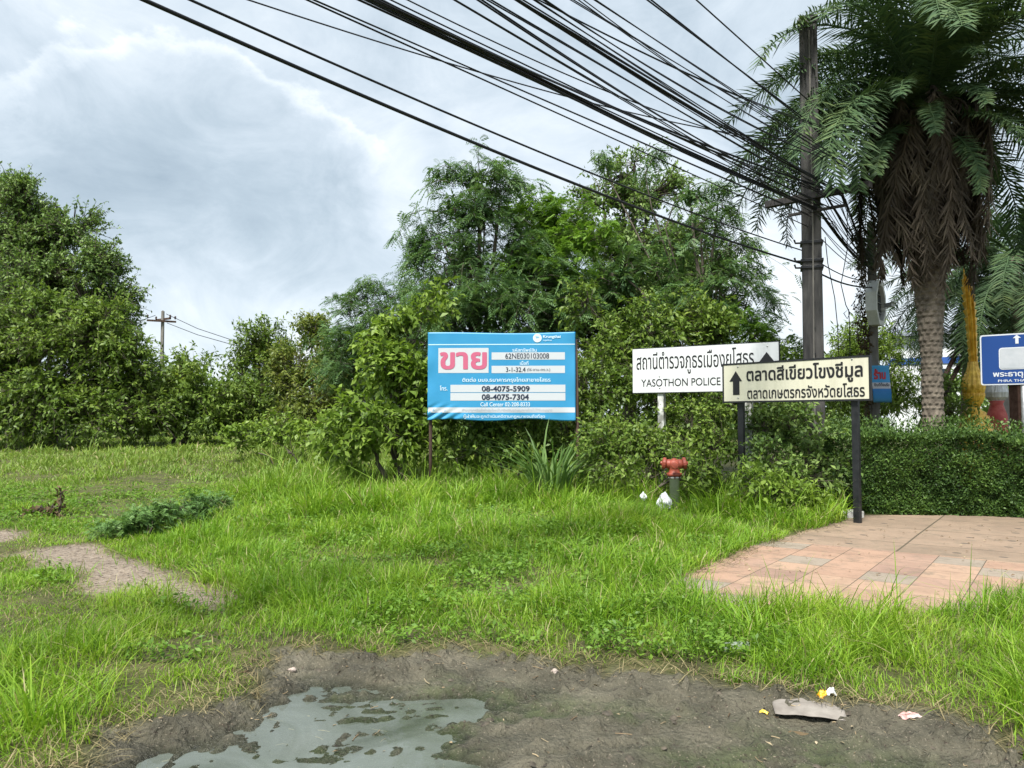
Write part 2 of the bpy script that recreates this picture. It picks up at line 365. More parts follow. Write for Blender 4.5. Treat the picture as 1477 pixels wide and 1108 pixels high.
back = t.sstep(A, 9.785, 9.795)
c = t.mix(.30, t.mix(back, tc, slab), (.31, .24, .185))
c = t.mix(t.sstep(t.noise(pos, 1.4, 7, .68), .42, .66), c, t.vm('MULTIPLY', c, (.8, .8, .8)))
c = t.mix(t.math('MULTIPLY', t.sstep(t.noise(pos, 5, 7, .74), .48, .66), .55), c, (.15, .125, .09))
c = t.mix(t.math('MULTIPLY', t.mix(back, joint, joint2, 'FLOAT'), .95), c, (.075, .062, .04))
t.put(b.inputs['Base Color'], c)
emb = t.math('MULTIPLY', t.math('SINE', t.math('MULTIPLY', A, 95)), t.math('SINE', t.math('MULTIPLY', B, 95)))
bump(t, b, t.math('SUBTRACT', t.math('ADD', t.noise(pos, 30, 4), t.math('MULTIPLY', emb, .12)), t.mix(back, joint, joint2, 'FLOAT')), .35, .012)
gxs = np.arange(1.2, 9.6, .12); gys = np.arange(5.6, 12.4, .12)
PX, PY = np.meshgrid(gxs, gys); s_ = sdf(PX, PY, PAVP)
bm = bmesh.new(); vid = {}
for j in range(len(gys) - 1):
    for i in range(len(gxs) - 1):
        if max(s_[j, i], s_[j + 1, i], s_[j, i + 1], s_[j + 1, i + 1]) > -.12:
            f = []
            for (jj, ii) in ((j, i), (j, i + 1), (j + 1, i + 1), (j + 1, i)):
                if (jj, ii) not in vid:
                    x, y = gxs[ii], gys[jj]; vid[(jj, ii)] = bm.verts.new((x, y, h1(x, y) * .0 + .012 + .012 * (float(fbm(np.array(x * .7), np.array(y * .7), 80, 2)) - .5)))
                f.append(vid[(jj, ii)])
            bm.faces.new(f)
r = bmesh.ops.extrude_face_region(bm, geom=bm.faces[:]); 
bmesh.ops.translate(bm, vec=(0, 0, -.09), verts=[v for v in r['geom'] if isinstance(v, bmesh.types.BMVert)])
bmesh.ops.recalc_face_normals(bm, faces=bm.faces[:])
tag(obj('pavement', bm, pm), kind='structure')

# ------------------------------------------------------------------ grass
rng = np.random.default_rng(5)
def nrm(v): return v / np.maximum(np.linalg.norm(v, axis=-1, keepdims=True), 1e-9)
def blades(P, L, Wd, az, lean, droop):
    """curved grass blades, 7 vertices each"""
    n = len(P); d = np.stack([np.cos(az), np.sin(az), np.zeros(n)], 1)
    tw = az + np.pi / 2 + rng.normal(0, .6, n); b = np.stack([np.cos(tw), np.sin(tw), np.zeros(n)], 1)
    V = np.zeros((n, 7, 3), np.float32); k = 0
    for tt, w in ((0, .8), (.42, 1), (.78, .62), (1, 0)):
        c = P + d * (L * (lean * tt + droop * tt ** 2.2))[:, None]
        c[:, 2] += L * (tt * np.sqrt(np.maximum(.2, 1 - lean ** 2)) - droop * .62 * tt ** 2.6)
        if w: V[:, k] = c - b * (Wd * w / 2)[:, None]; V[:, k + 1] = c + b * (Wd * w / 2)[:, None]; k += 2
        else: V[:, k] = c
    o = (np.arange(n) * 7)[:, None]
    Q = np.concatenate([o + np.array([[0, 1, 3, 2]]), o + np.array([[2, 3, 5, 4]])]); T = o + np.array([[4, 5, 6]])
    return V.reshape(-1, 3), Q, T
class Acc:
    def __init__(s): s.V = []; s.Q = []; s.T = []; s.n = 0
    def add(s, V, Q=None, T=None):
        s.V.append(V)
        if Q is not None and len(Q): s.Q.append(np.asarray(Q) + s.n)
        if T is not None and len(T): s.T.append(np.asarray(T) + s.n)
        s.n += len(V)
    def mesh(s, name): return npmesh(name, np.concatenate(s.V), np.concatenate(s.Q) if s.Q else None, np.concatenate(s.T) if s.T else None)
def zone(x, y):
    """grass height over the lot: short turf left, long grass in the middle and along the verge"""
    left = 1 - S(-4.0, -1.9, x + .28 * (y - 6.2))
    hc = .18 + .14 * S(8.5, 13, y)
    hl = .07 + .10 * S(13, 24, y) + .10 * S(.52, .75, fbm(x * .8, y * .8, 90, 3))
    H = hc * (1 - left) + hl * left
    verge = S(.8, 2.2, x) * (1 - S(6.0, 6.8, y)); H = H * (1 - verge) + .20 * verge
    front = (1 - S(4.9, 6.4, y)) * (1 - S(.8, 2.0, x)) * S(-2.2, -1.2, x); H = H * (1 - front) + .125 * front
    fl = (1 - S(-2.2, -1.5, x)) * (1 - S(4.6, 5.8, y)); H = H * (1 - fl) + .14 * fl
    hx_, hy_ = .235 * 12.2 * .9, 12.1
    H = H * (.30 + 1.35 * S(.25, .78, fbm(x * 1.0, y * 1.0, 95, 4))) * (.55 + .9 * vnoise(x * 4.5, y * 4.5, 97)) * (1 - .6 * np.exp(-((x - 2.58) ** 2 + ((y - 11.9) / 1.5) ** 2) / .35))
    return H, left
ga = Acc()
for y0, y1, dens, w in ((2.7, 5.2, 3400, .005), (5.2, 7.2, 3000, .0055), (7.2, 11, 2100, .0075), (11, 16, 1000, .0115), (16, 23, 330, .02), (23, 33, 130, .034)):
    xm = .74 * y1 + 1.0
    n = int((y1 - y0) * 2 * xm * dens)
    x = rng.uniform(-xm, xm, n); y = rng.uniform(y0, y1, n)
    k = np.abs(x) < .74 * y + .9
    if y0 >= 11: k &= ~((x > 5.2) & (y < 20))
    if y0 >= 16: k &= x < 3
    x, y = x[k], y[k]
    m, p, d = masks(x, y); H, left = zone(x, y)
    bare = S(.60, .72, fbm(x * 1.7, y * 1.7, 120, 4)) * np.where(y < 8, .9, .1)
    keep = (m < -.02 + .10 * (vnoise(x * 6, y * 6, 130) - .35)) & (p < -.06 + .13 * (vnoise(x * 3.3, y * 3.3, 131) - .3)) & (d < -.02 + .30 * rng.random(len(x)) ** 8)
    thin = np.clip(.35 + 1.1 * fbm(x * 2.4, y * 2.4, 140, 3), 0, 1) * (1 - .85 * bare)
    thin *= 1 - .75 * np.exp(-((m + .12) / .12) ** 2) * S(.45, .6, fbm(x * 2.2, y * 2.2, 150, 2))
    keep &= rng.random(len(x)) < thin
    x, y, H, left, m = x[keep], y[keep], H[keep], left[keep], m[keep]
    n = len(x); P = np.stack([x, y, hgt(x, y) - .01], 1)
    edge = 1 - .5 * np.exp(-(np.maximum(0, -m) / .22) ** 2) * (1 - S(.8, 2, x) * .55)
    L = H * edge * rng.uniform(.45, 1.2, n) * np.where(rng.random(n) < .05, 1.7, 1)
    az = 2 * np.pi * (fbm(x * .9, y * .9, 160, 2) * 1.6) + rng.normal(0, 1.7, n)
    lean = np.clip(np.abs(rng.normal(.25, .25, n)), 0, .8); droop = np.clip(rng.normal(.42, .28, n), 0, .95)
    Wd = w * rng.uniform(.6, 1.5, n) * np.where(H > .2, 1.15, .85)
    ga.add(*blades(P, L, Wd, az, lean, droop))
gm2, t, b = mat('grass_blade', None, .5, 0, .3)
g = t.n('ShaderNodeNewGeometry'); pos = g.outputs['Position']; rnd = g.outputs['Random Per Island']
n1 = t.noise(pos, .55, 4, .6); n2 = t.noise(pos, 2.6, 3)
f = t.math('ADD', t.math('MULTIPLY', rnd, .4), t.math('ADD', t.math('MULTIPLY', t.math('SUBTRACT', n1, .27), 1.05), t.math('MULTIPLY', t.math('SUBTRACT', n2, .5), .5)), True)
c = t.ramp(f, [(0, (.07, .15, .014)), (.25, (.125, .255, .018)), (.55, (.205, .345, .026)), (.82, (.295, .395, .042)), (1, (.37, .41, .085))])
fary = t.sstep(t.n('ShaderNodeSeparateXYZ', i_0=pos).outputs[1], 11, 20)
c = t.mix(t.math('MULTIPLY', fary, .55), c, (.21, .27, .075))
c = t.mix(t.math('GREATER_THAN', t.math('FRACT', t.math('MULTIPLY', rnd, 37.0)), .925), c, (.38, .34, .17))
t.put(b.inputs['Base Color'], c)
tr = t.n('ShaderNodeBsdfTranslucent'); t.put(tr.inputs[0], t.vm('MULTIPLY', c, (1.25, 1.3, .8)))
mx = t.n('ShaderNodeMixShader', i_0=.34, i_1=b.outputs[0], i_2=tr.outputs[0]); t.put(gm2.node_tree.nodes['Material Output'].inputs[0], mx.outputs[0])
tag(link('grass', ga.mesh('grass'), gm2), 'bright green unmown grass covering the empty lot', 'grass', kind='stuff')

def ntube(paths, radii, n=4):
    """many polyline tubes at once: paths (K,M,3), radii (K,M)"""
    K, Mn, _ = paths.shape
    tan = np.zeros_like(paths); tan[:, 1:-1] = paths[:, 2:] - paths[:, :-2]; tan[:, 0] = paths[:, 1] - paths[:, 0]; tan[:, -1] = paths[:, -1] - paths[:, -2]
    tan = nrm(tan); ref = np.where(np.abs(tan[..., 2:3]) > .9, np.array([1., 0, 0]), np.array([0, 0, 1.]))
    a = nrm(np.cross(tan, ref)); b = np.cross(tan, a)
    ang = 2 * np.pi * np.arange(n) / n
    V = paths[:, :, None] + (a[:, :, None] * np.cos(ang)[:, None] + b[:, :, None] * np.sin(ang)[:, None]) * radii[:, :, None, None]
    idx = np.arange(K * Mn * n).reshape(K, Mn, n)
    Q = np.stack([idx[:, :-1], np.roll(idx, -1, 2)[:, :-1], np.roll(idx, -1, 2)[:, 1:], idx[:, 1:]], -1).reshape(-1, 4)
    return V.reshape(-1, 3), Q
UP = np.array([0, 0, 1.])
def leafquads(P, a, nr, L, Wd, fold=.18):
    b = nrm(np.cross(nr, a)); n2 = np.cross(a, b)
    mid = P + a * (L * .46)[:, None] + n2 * (Wd * fold)[:, None]
    tip = P + a * L[:, None] - n2 * (L * .08)[:, None]
    V = np.stack([P, mid - b * (Wd / 2)[:, None], tip, mid + b * (Wd / 2)[:, None]], 1).reshape(-1, 3)
    return V, np.arange(len(V)).reshape(-1, 4)
def foliage(acc, P, tg, kind, L, Wd):
    n = len(P)
    if kind == 'broad':
        sd_ = nrm(rng.normal(0, 1, (n, 3)))
        a = nrm(tg * .45 + sd_ * .85 + UP * rng.uniform(-.55, .1, n)[:, None])
        nr = nrm(UP * .8 + tg * .25 + rng.normal(0, .5, (n, 3)))
        s = rng.uniform(.6, 1.25, n)
        acc.add(*leafquads(P, a, nr, L * s, Wd * s))
    else:                                                   # feathery: paired narrow leaflets along a drooping stalk
        sd_ = nrm(np.cross(tg, UP) * np.where(rng.random(n) < .5, 1, -1)[:, None] + rng.normal(0, .55, (n, 3)))
        a = nrm(tg * .55 + sd_ * .8 + UP * rng.uniform(-.25, .25, n)[:, None])
        nr = nrm(UP + rng.normal(0, .4, (n, 3))); b = nrm(np.cross(nr, a))
        s = rng.uniform(.7, 1.2, n); K = 7
        for k in range(K):
            tt = (k + .6) / K; prof = math.sin(math.pi * (.22 + .66 * tt))
            base = P + a * (L * s * tt)[:, None] - UP * (L * s * .42 * tt * tt)[:, None]
            for sg in (-1, 1):
                ax = nrm(b * sg * .85 + a * .55 - UP * rng.uniform(.05, .5, n)[:, None])
                acc.add(*leafquads(base, ax, nr, L * s * .40 * prof, Wd * s, .1))
def plant(name, label, cat, base, blobs, kind, L, Wd, spm, m, group=None, nleaf=12, slen=.7, droop=.25, upb=.3, stems=1, rad=.12, bark='bark', arch=(), fillmin=33, dens=1.5, clump_=.75):
    """a trunk with limbs and twigs reaching into ellipsoid masses, leafy sprays on every twig
    blobs: (px, py, depth, rx px, ry px); base: (px, depth)"""
    bx = at(base[0], 600, base[1]); bz = h1(bx[0], bx[1])
    root = np.array([bx[0], bx[1], bz])
    t_ = thing(name, label, cat, tuple(root), 0, group)
    C = np.array([at(p, q, d) for p, q, d, _, _ in blobs]); R = np.array([[rx * d / F, min(rx, 1.3 * ry) * d / F * .9, ry * d / F] for _, _, d, rx, ry in blobs])
    acc = Acc(); wood = Acc(); pxr = [b_[3] for b_ in blobs]
    top = C.mean(0); top[2] = max(bz + .3, C[:, 2].min() * .55 + C[:, 2].mean() * .45)
    trunk_top = root + (top - root) * .6
    for q in range(stems):
        off = rng.normal(0, .12, 3) * (stems > 1); off[2] = 0
        tt = np.linspace(0, 1, 6)[:, None]; pth = (root + off * .6 - [0, 0, .15]) * (1 - tt) + (trunk_top + off * 3) * tt
        pth[1:-1] += rng.normal(0, .05, (4, 3)); rr = np.linspace(rad * 1.25, rad * .72, 6)
        wood.add(*ntube(pth[None] - root, rr[None], 8))
    for c, r, rx_ in zip(C, R, pxr):
        if rx_ > fillmin:                                       # larger fill leaves added deep inside to block light through the crown
            ni = int(80 * (r[0] * r[2] * 4) ** .5 * (r[0] * r[1] * r[2]) ** .33 / max(L, .12) ** .5) + 20
            di = nrm(rng.normal(0, 1, (ni, 3))); Pi = c + di * r * (rng.uniform(.1, .62, (ni, 1)))
            foliage(acc, Pi - root, di, 'broad', max(.14, min(.24, L * 1.5)), max(.05, min(.09, L * .55)))
        st = root + (trunk_top - root) * rng.uniform(.55, 1.0); tt = np.linspace(0, 1, 6)[:, None]
        pth = st * (1 - tt) + c * tt; pth[1:-1, 2] += np.sin(np.pi * tt[1:-1, 0]) * .12 * np.linalg.norm(c - st); pth[1:-1] += rng.normal(0, .04, (4, 3))
        wood.add(*ntube(pth[None] - root, np.linspace(rad * .6, rad * .16, 6)[None], 6))
        area = 4 * np.pi * ((r[0] * r[1] + r[0] * r[2] + r[1] * r[2]) / 3)
        ns = max(6, int(spm * dens * area))
        nc = max(6, int(clump_ * area)); cd = nrm(rng.normal(0, 1, (nc, 3))); cs = rng.uniform(.78, 1.12, nc); ci = rng.integers(0, nc, int(ns * 1.4))
        dr = nrm(cd[ci] + rng.normal(0, min(.34, .9 / nc ** .5), (int(ns * 1.4), 3))) * cs[ci][:, None]; dr = dr[(dr[:, 2] > -.75) | (rng.random(len(dr)) < .4)][:ns]; ns = len(dr)
        rad_f = rng.uniform(.3, .95, ns) ** .7
        s0 = c + dr * r * rad_f[:, None]
        lump = .75 + .5 * rng.random(ns)
        D = nrm(dr * .9 + rng.normal(0, .45, (ns, 3)) + UP * upb); ln = slen * lump * rng.uniform(.55, 1.3, ns)
        tt = np.linspace(0, 1, 5)
        pth = s0[:, None] + D[:, None] * (ln[:, None] * tt)[..., None] - UP * (ln[:, None] * droop * tt ** 2)[..., None]
        st2 = c + (s0 - c) * .25
        full = np.concatenate([st2[:, None], pth], 1)
        w0 = max(.004, rad * .07)
        wood.add(*ntube(full - root, np.tile(np.linspace(w0, w0 * .3, 6), (ns, 1)), 3))
        tl = rng.uniform(.05, 1, (ns, nleaf))
        P = s0[:, None] + D[:, None] * (ln[:, None] * tl)[..., None] - UP * (ln[:, None] * droop * tl ** 2)[..., None] + rng.normal(0, .035, (ns, nleaf, 3))
        tg = nrm(D[:, None] - UP * (2 * droop * tl)[..., None])
        foliage(acc, P.reshape(-1, 3) - root, tg.reshape(-1, 3), kind, L, Wd)
    for (pts, d) in arch:                                   # single long arching branches
        pp_ = np.array([at(x, y, d) for x, y in pts]); tt = np.linspace(0, 1, 14)
        pth = np.stack([np.interp(tt, np.linspace(0, 1, len(pp_)), pp_[:, k]) for k in range(3)], 1)
        wood.add(*ntube(np.concatenate([trunk_top[None], (trunk_top * .4 + pth[0] * .6)[None], pth])[None] - root, np.concatenate([[.03, .024], np.linspace(.018, .004, 14)])[None], 4))
        nl = 60; u = rng.uniform(.25, 1, nl); P = np.stack([np.interp(u, tt, pth[:, k]) for k in range(3)], 1) + rng.normal(0, .09, (nl, 3))
        foliage(acc, P - root, nrm(np.tile(pth[-1] - pth[-4], (nl, 1)) - UP * .5), kind, L, Wd)
    tm = link('trunk', wood.mesh('trunk'), M[bark], t_)
    link('crown', acc.mesh('crown'), M[m], t_)
    return t_
TG, SG = 'trees bordering the empty lot', 'shrubs under the trees and signs'
plant('broadleaf_tree', 'tall dark green tree rising highest at the far left edge', 'tree', (20, 31), [(30, 298, 31, 48, 45), (105, 335, 31, 42, 42), (15, 350, 31, 70, 60), (-70, 350, 32, 75, 70), (-90, 470, 32, 90, 100), (60, 420, 30, 75, 60), (140, 395, 30, 38, 55), (130, 455, 30, 55, 50), (165, 430, 30, 25, 40), (10, 480, 31, 80, 60), (-30, 285, 32, 40, 40)], 'broad', .145, .075, 12, 'broad_dark', TG, 14, .7, .2, .3, 1, .28)
plant('broadleaf_tree', 'dense lighter green bushy tree in front of the tall dark tree', 'tree', (70, 25), [(60, 480, 25, 70, 55), (135, 490, 25, 60, 60), (-30, 510, 25, 80, 75), (180, 540, 25, 42, 60), (80, 560, 24.5, 90, 60), (195, 585, 25, 40, 45), (0, 590, 24.5, 80, 42), (130, 605, 24.2, 80, 30)], 'broad', .17, .075, 11, 'broad_mid', TG, 13, .75, .3, .25, 1, .15)
plant('shrub', 'low leafy shrub at the foot of the far utility pole', 'shrub', (255, 26), [(225, 565, 27, 40, 48), (265, 565, 26, 42, 48), (300, 575, 26, 38, 45), (240, 605, 25.5, 60, 28), (310, 605, 26, 45, 28), (280, 525, 27, 20, 26)], 'broad', .17, .07, 9, 'broad_mid', TG, 12, .6, .3, .35, 3, .06)
plant('broadleaf_tree', 'pale green round topped tree right of the gap with far wires', 'tree', (380, 28), [(375, 500, 28, 36, 34), (400, 535, 28, 38, 45), (352, 545, 28, 28, 42), (380, 585, 27.5, 58, 42), (340, 600, 27.5, 36, 32), (388, 478, 28, 16, 14)], 'broad', .16, .06, 10, 'broad_mid', TG, 13, .55, .15, .6, 1, .12)
plant('broadleaf_tree', 'olive tree with brownish tints between pale tree and dark feathery tree', 'tree', (455, 27), [(452, 488, 27, 34, 28), (470, 525, 27, 42, 40), (430, 545, 27, 36, 40), (480, 575, 26, 60, 42), (435, 600, 25.5, 50, 34)], 'broad', .16, .07, 10, 'olive', TG, 13, .6, .2, .4, 1, .12)
plant('feathery_tree', 'dark feathery tree with drooping tips left of the large central trees', 'tree', (545, 24), [(530, 440, 24, 30, 26), (562, 440, 24, 32, 28), (510, 470, 24, 28, 30), (545, 480, 24, 50, 46), (590, 460, 24, 44, 42), (505, 500, 24, 36, 36), (620, 470, 23.5, 40, 46), (520, 530, 23.5, 48, 42), (580, 540, 23.5, 48, 44)], 'feather', .30, .03, 4.2, 'feather', TG, 7, .8, .5, .45, 1, .12, arch=[([(560, 450), (535, 415), (517, 412), (505, 440)], 24), ([(560, 450), (550, 412), (530, 402), (522, 408)], 24)])
plant('shrub', 'large shrub with broad pale leaves beside the left edge of the billboard', 'shrub', (575, 15.4), [(565, 545, 15.5, 42, 45), (592, 490, 15.8, 28, 48), (602, 570, 15.4, 34, 55), (540, 600, 15.2, 40, 42), (505, 625, 15.5, 38, 28), (585, 635, 15, 42, 34), (612, 445, 16, 24, 34), (560, 500, 15.6, 34, 34)], 'broad', .17, .08, 15, 'broad_light', SG, 10, .5, .3, .35, 3, .05)
plant('feathery_tree', 'tall feathery tree with sparse drooping branches above left half of billboard', 'tree', (690, 19), [(690, 262, 19, 42, 22), (655, 295, 19, 34, 24), (722, 280, 19, 32, 28), (690, 315, 19, 45, 30), (640, 350, 19, 30, 28), (620, 380, 19, 28, 30), (675, 375, 19, 55, 42), (610, 415, 18.8, 28, 34), (735, 380, 19, 45, 45), (660, 440, 18.5, 62, 48), (720, 450, 18.5, 60, 48), (640, 500, 18.2, 60, 50), (740, 520, 18.2, 60, 50), (760, 420, 18.6, 60, 50), (810, 470, 18.4, 60, 50)], 'feather', .31, .030, 4.4, 'feather', TG, 8, .85, .55, .5, 1, .14,
      arch=[([(675, 330), (645, 308), (610, 302), (585, 312), (573, 345)], 19), ([(660, 350), (625, 335), (605, 330), (597, 350)], 19), ([(690, 300), (660, 250), (640, 238), (622, 250)], 19), ([(700, 290), (715, 250), (722, 232)], 19), ([(690, 290), (690, 250), (672, 235), (660, 245)], 19), ([(640, 380), (610, 360), (592, 355), (585, 395)], 18.8), ([(720, 290), (740, 258), (750, 262)], 19)])
plant('feathery_tree', 'bright yellow green young tree between the two largest crowns', 'tree', (770, 20), [(765, 308, 20.5, 26, 22), (750, 330, 20, 28, 24), (785, 335, 20, 28, 28), (770, 365, 19.6, 45, 32), (845, 350, 19, 36, 36), (800, 330, 20, 38, 36), (815, 305, 20, 30, 26), (785, 300, 20.3, 26, 22), (800, 400, 19, 48, 42)], 'feather', .27, .032, 5.5, 'feather_bright', TG, 8, .6, .35, .6, 1, .09)
plant('broadleaf_tree', 'tallest broad rounded tree behind the police station sign', 'tree', (910, 22), [(895, 250, 22, 26, 24), (915, 235, 22, 18, 16), (870, 290, 22, 42, 34), (935, 285, 22, 45, 34), (840, 340, 22, 40, 38), (900, 345, 21.5, 58, 45), (975, 345, 22, 45, 40), (860, 410, 21, 60, 50), (950, 420, 21, 70, 55), (830, 470, 20.5, 60, 55), (920, 490, 20.5, 70, 50), (1010, 400, 21.5, 45, 45)], 'broad', .135, .058, 13, 'broad_dark', TG, 14, .6, .25, .4, 1, .2)
plant('feathery_tree', 'dark feathery tree with long arching sprays beside the utility pole', 'tree', (1020, 18.5), [(995, 282, 18.5, 34, 14), (1035, 295, 18.5, 22, 18), (1010, 330, 18.5, 32, 24), (1055, 350, 18.5, 22, 20), (1040, 390, 18.5, 38, 34), (970, 390, 18.8, 40, 40), (1080, 425, 18.5, 26, 28), (1040, 450, 18, 48, 40), (980, 460, 18, 52, 44), (1090, 470, 18, 30, 30), (900, 400, 18.6, 40, 40)], 'feather', .30, .030, 4.6, 'feather', TG, 8, .75, .5, .45, 1, .12,
      arch=[([(960, 330), (975, 285), (1010, 262), (1045, 275)], 18.5), ([(940, 300), (930, 250), (945, 222), (952, 215)], 18.5), ([(1030, 380), (1055, 350), (1075, 342), (1080, 352)], 18.5), ([(1050, 400), (1080, 385), (1100, 395)], 18.5), ([(880, 260), (870, 225), (866, 222)], 20), ([(1060, 440), (1095, 410), (1112, 425), (1118, 440)], 18.3), ([(1000, 330), (1040, 300), (1060, 310)], 18.4)])
plant('shrub', 'yellow green feathery shrub just above right end of police sign', 'shrub', (1088, 17.3), [(1088, 460, 17.3, 22, 20), (1095, 490, 17.2, 30, 26), (1130, 490, 17.5, 30, 24), (1075, 520, 17.1, 40, 30), (1140, 530, 17.3, 38, 36)], 'feather', .24, .03, 7, 'feather_bright', SG, 8, .45, .35, .5, 2, .05)
plant('shrub', 'tangled climbing shrub behind the white police station sign', 'shrub', (960, 16), [(880, 500, 16.4, 38, 55), (930, 470, 16.4, 36, 42), (985, 465, 16.5, 38, 40), (1040, 490, 16.4, 40, 45), (860, 570, 15.8, 46, 50), (940, 560, 15.8, 60, 60), (1030, 560, 15.6, 60, 60), (1110, 560, 15.6, 50, 55), (1160, 590, 15.4, 40, 50), (850, 440, 16.6, 24, 30)], 'broad', .12, .06, 17, 'broad_mid', SG, 12, .5, .35, .25, 4, .04)
plant('bamboo_bush', 'pale green bamboo like bush behind the poster on the second pole', 'bush', (1255, 20.5), [(1215, 520, 20.5, 34, 42), (1255, 505, 20.8, 34, 40), (1285, 540, 20.5, 28, 36), (1235, 565, 20.2, 42, 40), (1290, 575, 20.2, 40, 34), (1322, 575, 20.8, 22, 26), (1195, 560, 20, 28, 40)], 'broad', .17, .035, 13, 'broad_light', SG, 13, .6, .4, .5, 4, .04)
plant('shrub', 'rounded green shrub between palm trunk and golden ornament', 'shrub', (1372, 15.8), [(1366, 568, 15.9, 20, 26), (1358, 590, 15.7, 32, 24), (1345, 575, 16.2, 22, 24)], 'broad', .09, .04, 26, 'broad_mid', SG, 11, .35, .25, .4, 3, .03)
plant('shrub', 'dark shrub growing behind and below the blue billboard', 'shrub', (730, 15.3), [(650, 600, 15.5, 36, 45), (700, 610, 15.4, 44, 46), (760, 610, 15.4, 44, 46), (815, 600, 15.5, 38, 50), (845, 560, 15.6, 30, 44), (680, 655, 15, 46, 26), (760, 655, 15, 50, 28)], 'broad', .12, .055, 17, 'broad_mid', SG, 11, .45, .35, .3, 4, .035)
plant('shrub', 'vine covered shrub around the red fire hydrant', 'shrub', (900, 13.6), [(875, 640, 13.8, 42, 38), (920, 625, 14, 40, 38), (960, 640, 13.6, 40, 36), (1000, 625, 13.8, 40, 42), (1045, 640, 13.4, 40, 40), (900, 675, 13.2, 46, 22), (1020, 680, 12.8, 34, 26)], 'broad', .095, .048, 26, 'broad_mid', SG, 11, .4, .3, .35, 5, .025)
plant('shrub', 'dark broad leaved shrub between the black posts of the market sign', 'shrub', (1140, 12.8), [(1100, 630, 13, 34, 40), (1140, 625, 13, 36, 44), (1180, 640, 12.8, 30, 44), (1110, 675, 12.5, 40, 30), (1165, 690, 12.3, 34, 28)], 'broad', .10, .05, 26, 'broad_dark', SG, 11, .38, .3, .3, 4, .03)
plant('shrub', 'low shrub of glossy yellow green leaves beside the pavement corner', 'shrub', (1140, 11.4), [(1105, 715, 11.5, 30, 24), (1145, 718, 11.4, 32, 26), (1180, 728, 11.3, 26, 20), (1120, 742, 11.2, 34, 14), (1090, 695, 11.8, 26, 20)], 'broad', .10, .045, 34, 'broad_light', SG, 10, .28, .25, .45, 4, .015)
plant('weed_clump', 'pale broad leaved weeds on the grass crest left of the billboard', 'weeds', (440, 19), [(360, 628, 20, 30, 16), (405, 625, 19.5, 34, 20), (450, 622, 19, 34, 24), (490, 640, 18, 32, 22), (340, 640, 20, 20, 10)], 'broad', .15, .08, 15, 'broad_light', SG, 9, .4, .25, .6, 5, .02)
plant('low_bush', 'low spreading bluish green bush lying in the grass', 'bush', (215, 10.2), [(180, 756, 10.1, 38, 13), (220, 748, 10.3, 46, 15), (270, 733, 10.8, 42, 12), (165, 766, 9.9, 30, 9), (310, 724, 11.2, 24, 8)], 'feather', .085, .011, 80, 'bluish', None, 9, .16, .25, .5, 5, .012)
# far mass of foliage behind the trees
acc = Acc()
for k in range(26):
    X = -30 + 60 * k / 25 + rng.normal(0, 1); Y = 37 + rng.uniform(-2, 4); hh = rng.uniform(2.2, 4.2)
    if 9 < X < 18: hh *= .6
    n = 1500; d = nrm(rng.normal(0, 1, (n, 3))); P = np.array([X, Y, .6 + hh * .45]) + d * np.array([2.2, 1.6, hh * .62]) * (rng.uniform(.5, 1, (n, 1)) ** .5)
    foliage(acc, P, d, 'broad', .34, .17)
tag(link('treeline', acc.mesh('treeline'), M['broad_dark']), 'far dark foliage closing the back of the lot', 'trees', kind='stuff')

# ------------------------------------------------------------------ low growth
# patches of small leaved weeds between the grass
M['grass'] = gm2
wa_ = Acc(); n = 80000; y = 4.9 + 9.5 * rng.random(n) ** 1.3; x = rng.uniform(-.62, .3, n) * (y + 1)
m, p, d = masks(x, y); k = (m < -.15) & (p < -.2) & (d < -.1) & (S(.46, .58, fbm(x * .55, y * .55, 400, 3)) * S(.4, .55, fbm(x * 3, y * 3, 410, 2)) > rng.random(n)); x, y = x[k], y[k]; n = len(x)
z = hgt(x, y) + rng.uniform(.02, 1, n) * (.06 + .17 * vnoise(x * 2.5, y * 2.5, 420)); a_ = nrm(rng.normal(0, 1, (n, 3)) * [1, 1, .5] + [0, 0, .15]); s_ = rng.uniform(.6, 1.3, n) * (.7 + .05 * y)
wa_.add(*leafquads(np.stack([x, y, z], 1), a_, nrm(np.array([0, 0, 1.]) + rng.normal(0, .45, (n, 3))), .048 * s_, .022 * s_))
WEEDS = wa_
dg_ = Acc(); n = 52000; y = 3.0 + 7.5 * rng.random(n) ** 1.5; x = rng.uniform(-.75, .75, n) * (y + .6); m, p, d = masks(x, y)
k = (m < .10) & (p < .16) & (d < .12) & (rng.random(n) < .25 + .75 * np.exp(-(np.minimum(np.abs(m), np.minimum(np.abs(p), np.abs(d))) / .22) ** 2)); x, y = x[k], y[k]; n = len(x)
dg_.add(*blades(np.stack([x, y, hgt(x, y) + .002 + .03 * (sdf(x, y, PAVP) > 0)], 1), rng.uniform(.03, .15, n), rng.uniform(.002, .0055, n) * (.6 + y / 9), rng.uniform(0, 6.3, n), rng.uniform(.75, .97, n), rng.uniform(0, .5, n)))
tag(link('dry_grass', dg_.mesh('dry_grass'), leafmat('straw', [(.07, .055, .028), (.15, .12, .06), (.25, .21, .105), (.36, .31, .18)], .15, .8)), 'dead straw lying between the grass and the mud', 'grass', kind='stuff')
tag(link('ground_cover', WEEDS.mesh('ground_cover'), M['feather_bright']), 'patches of low small leaved bright green weeds in the grass', 'weeds', kind='stuff')
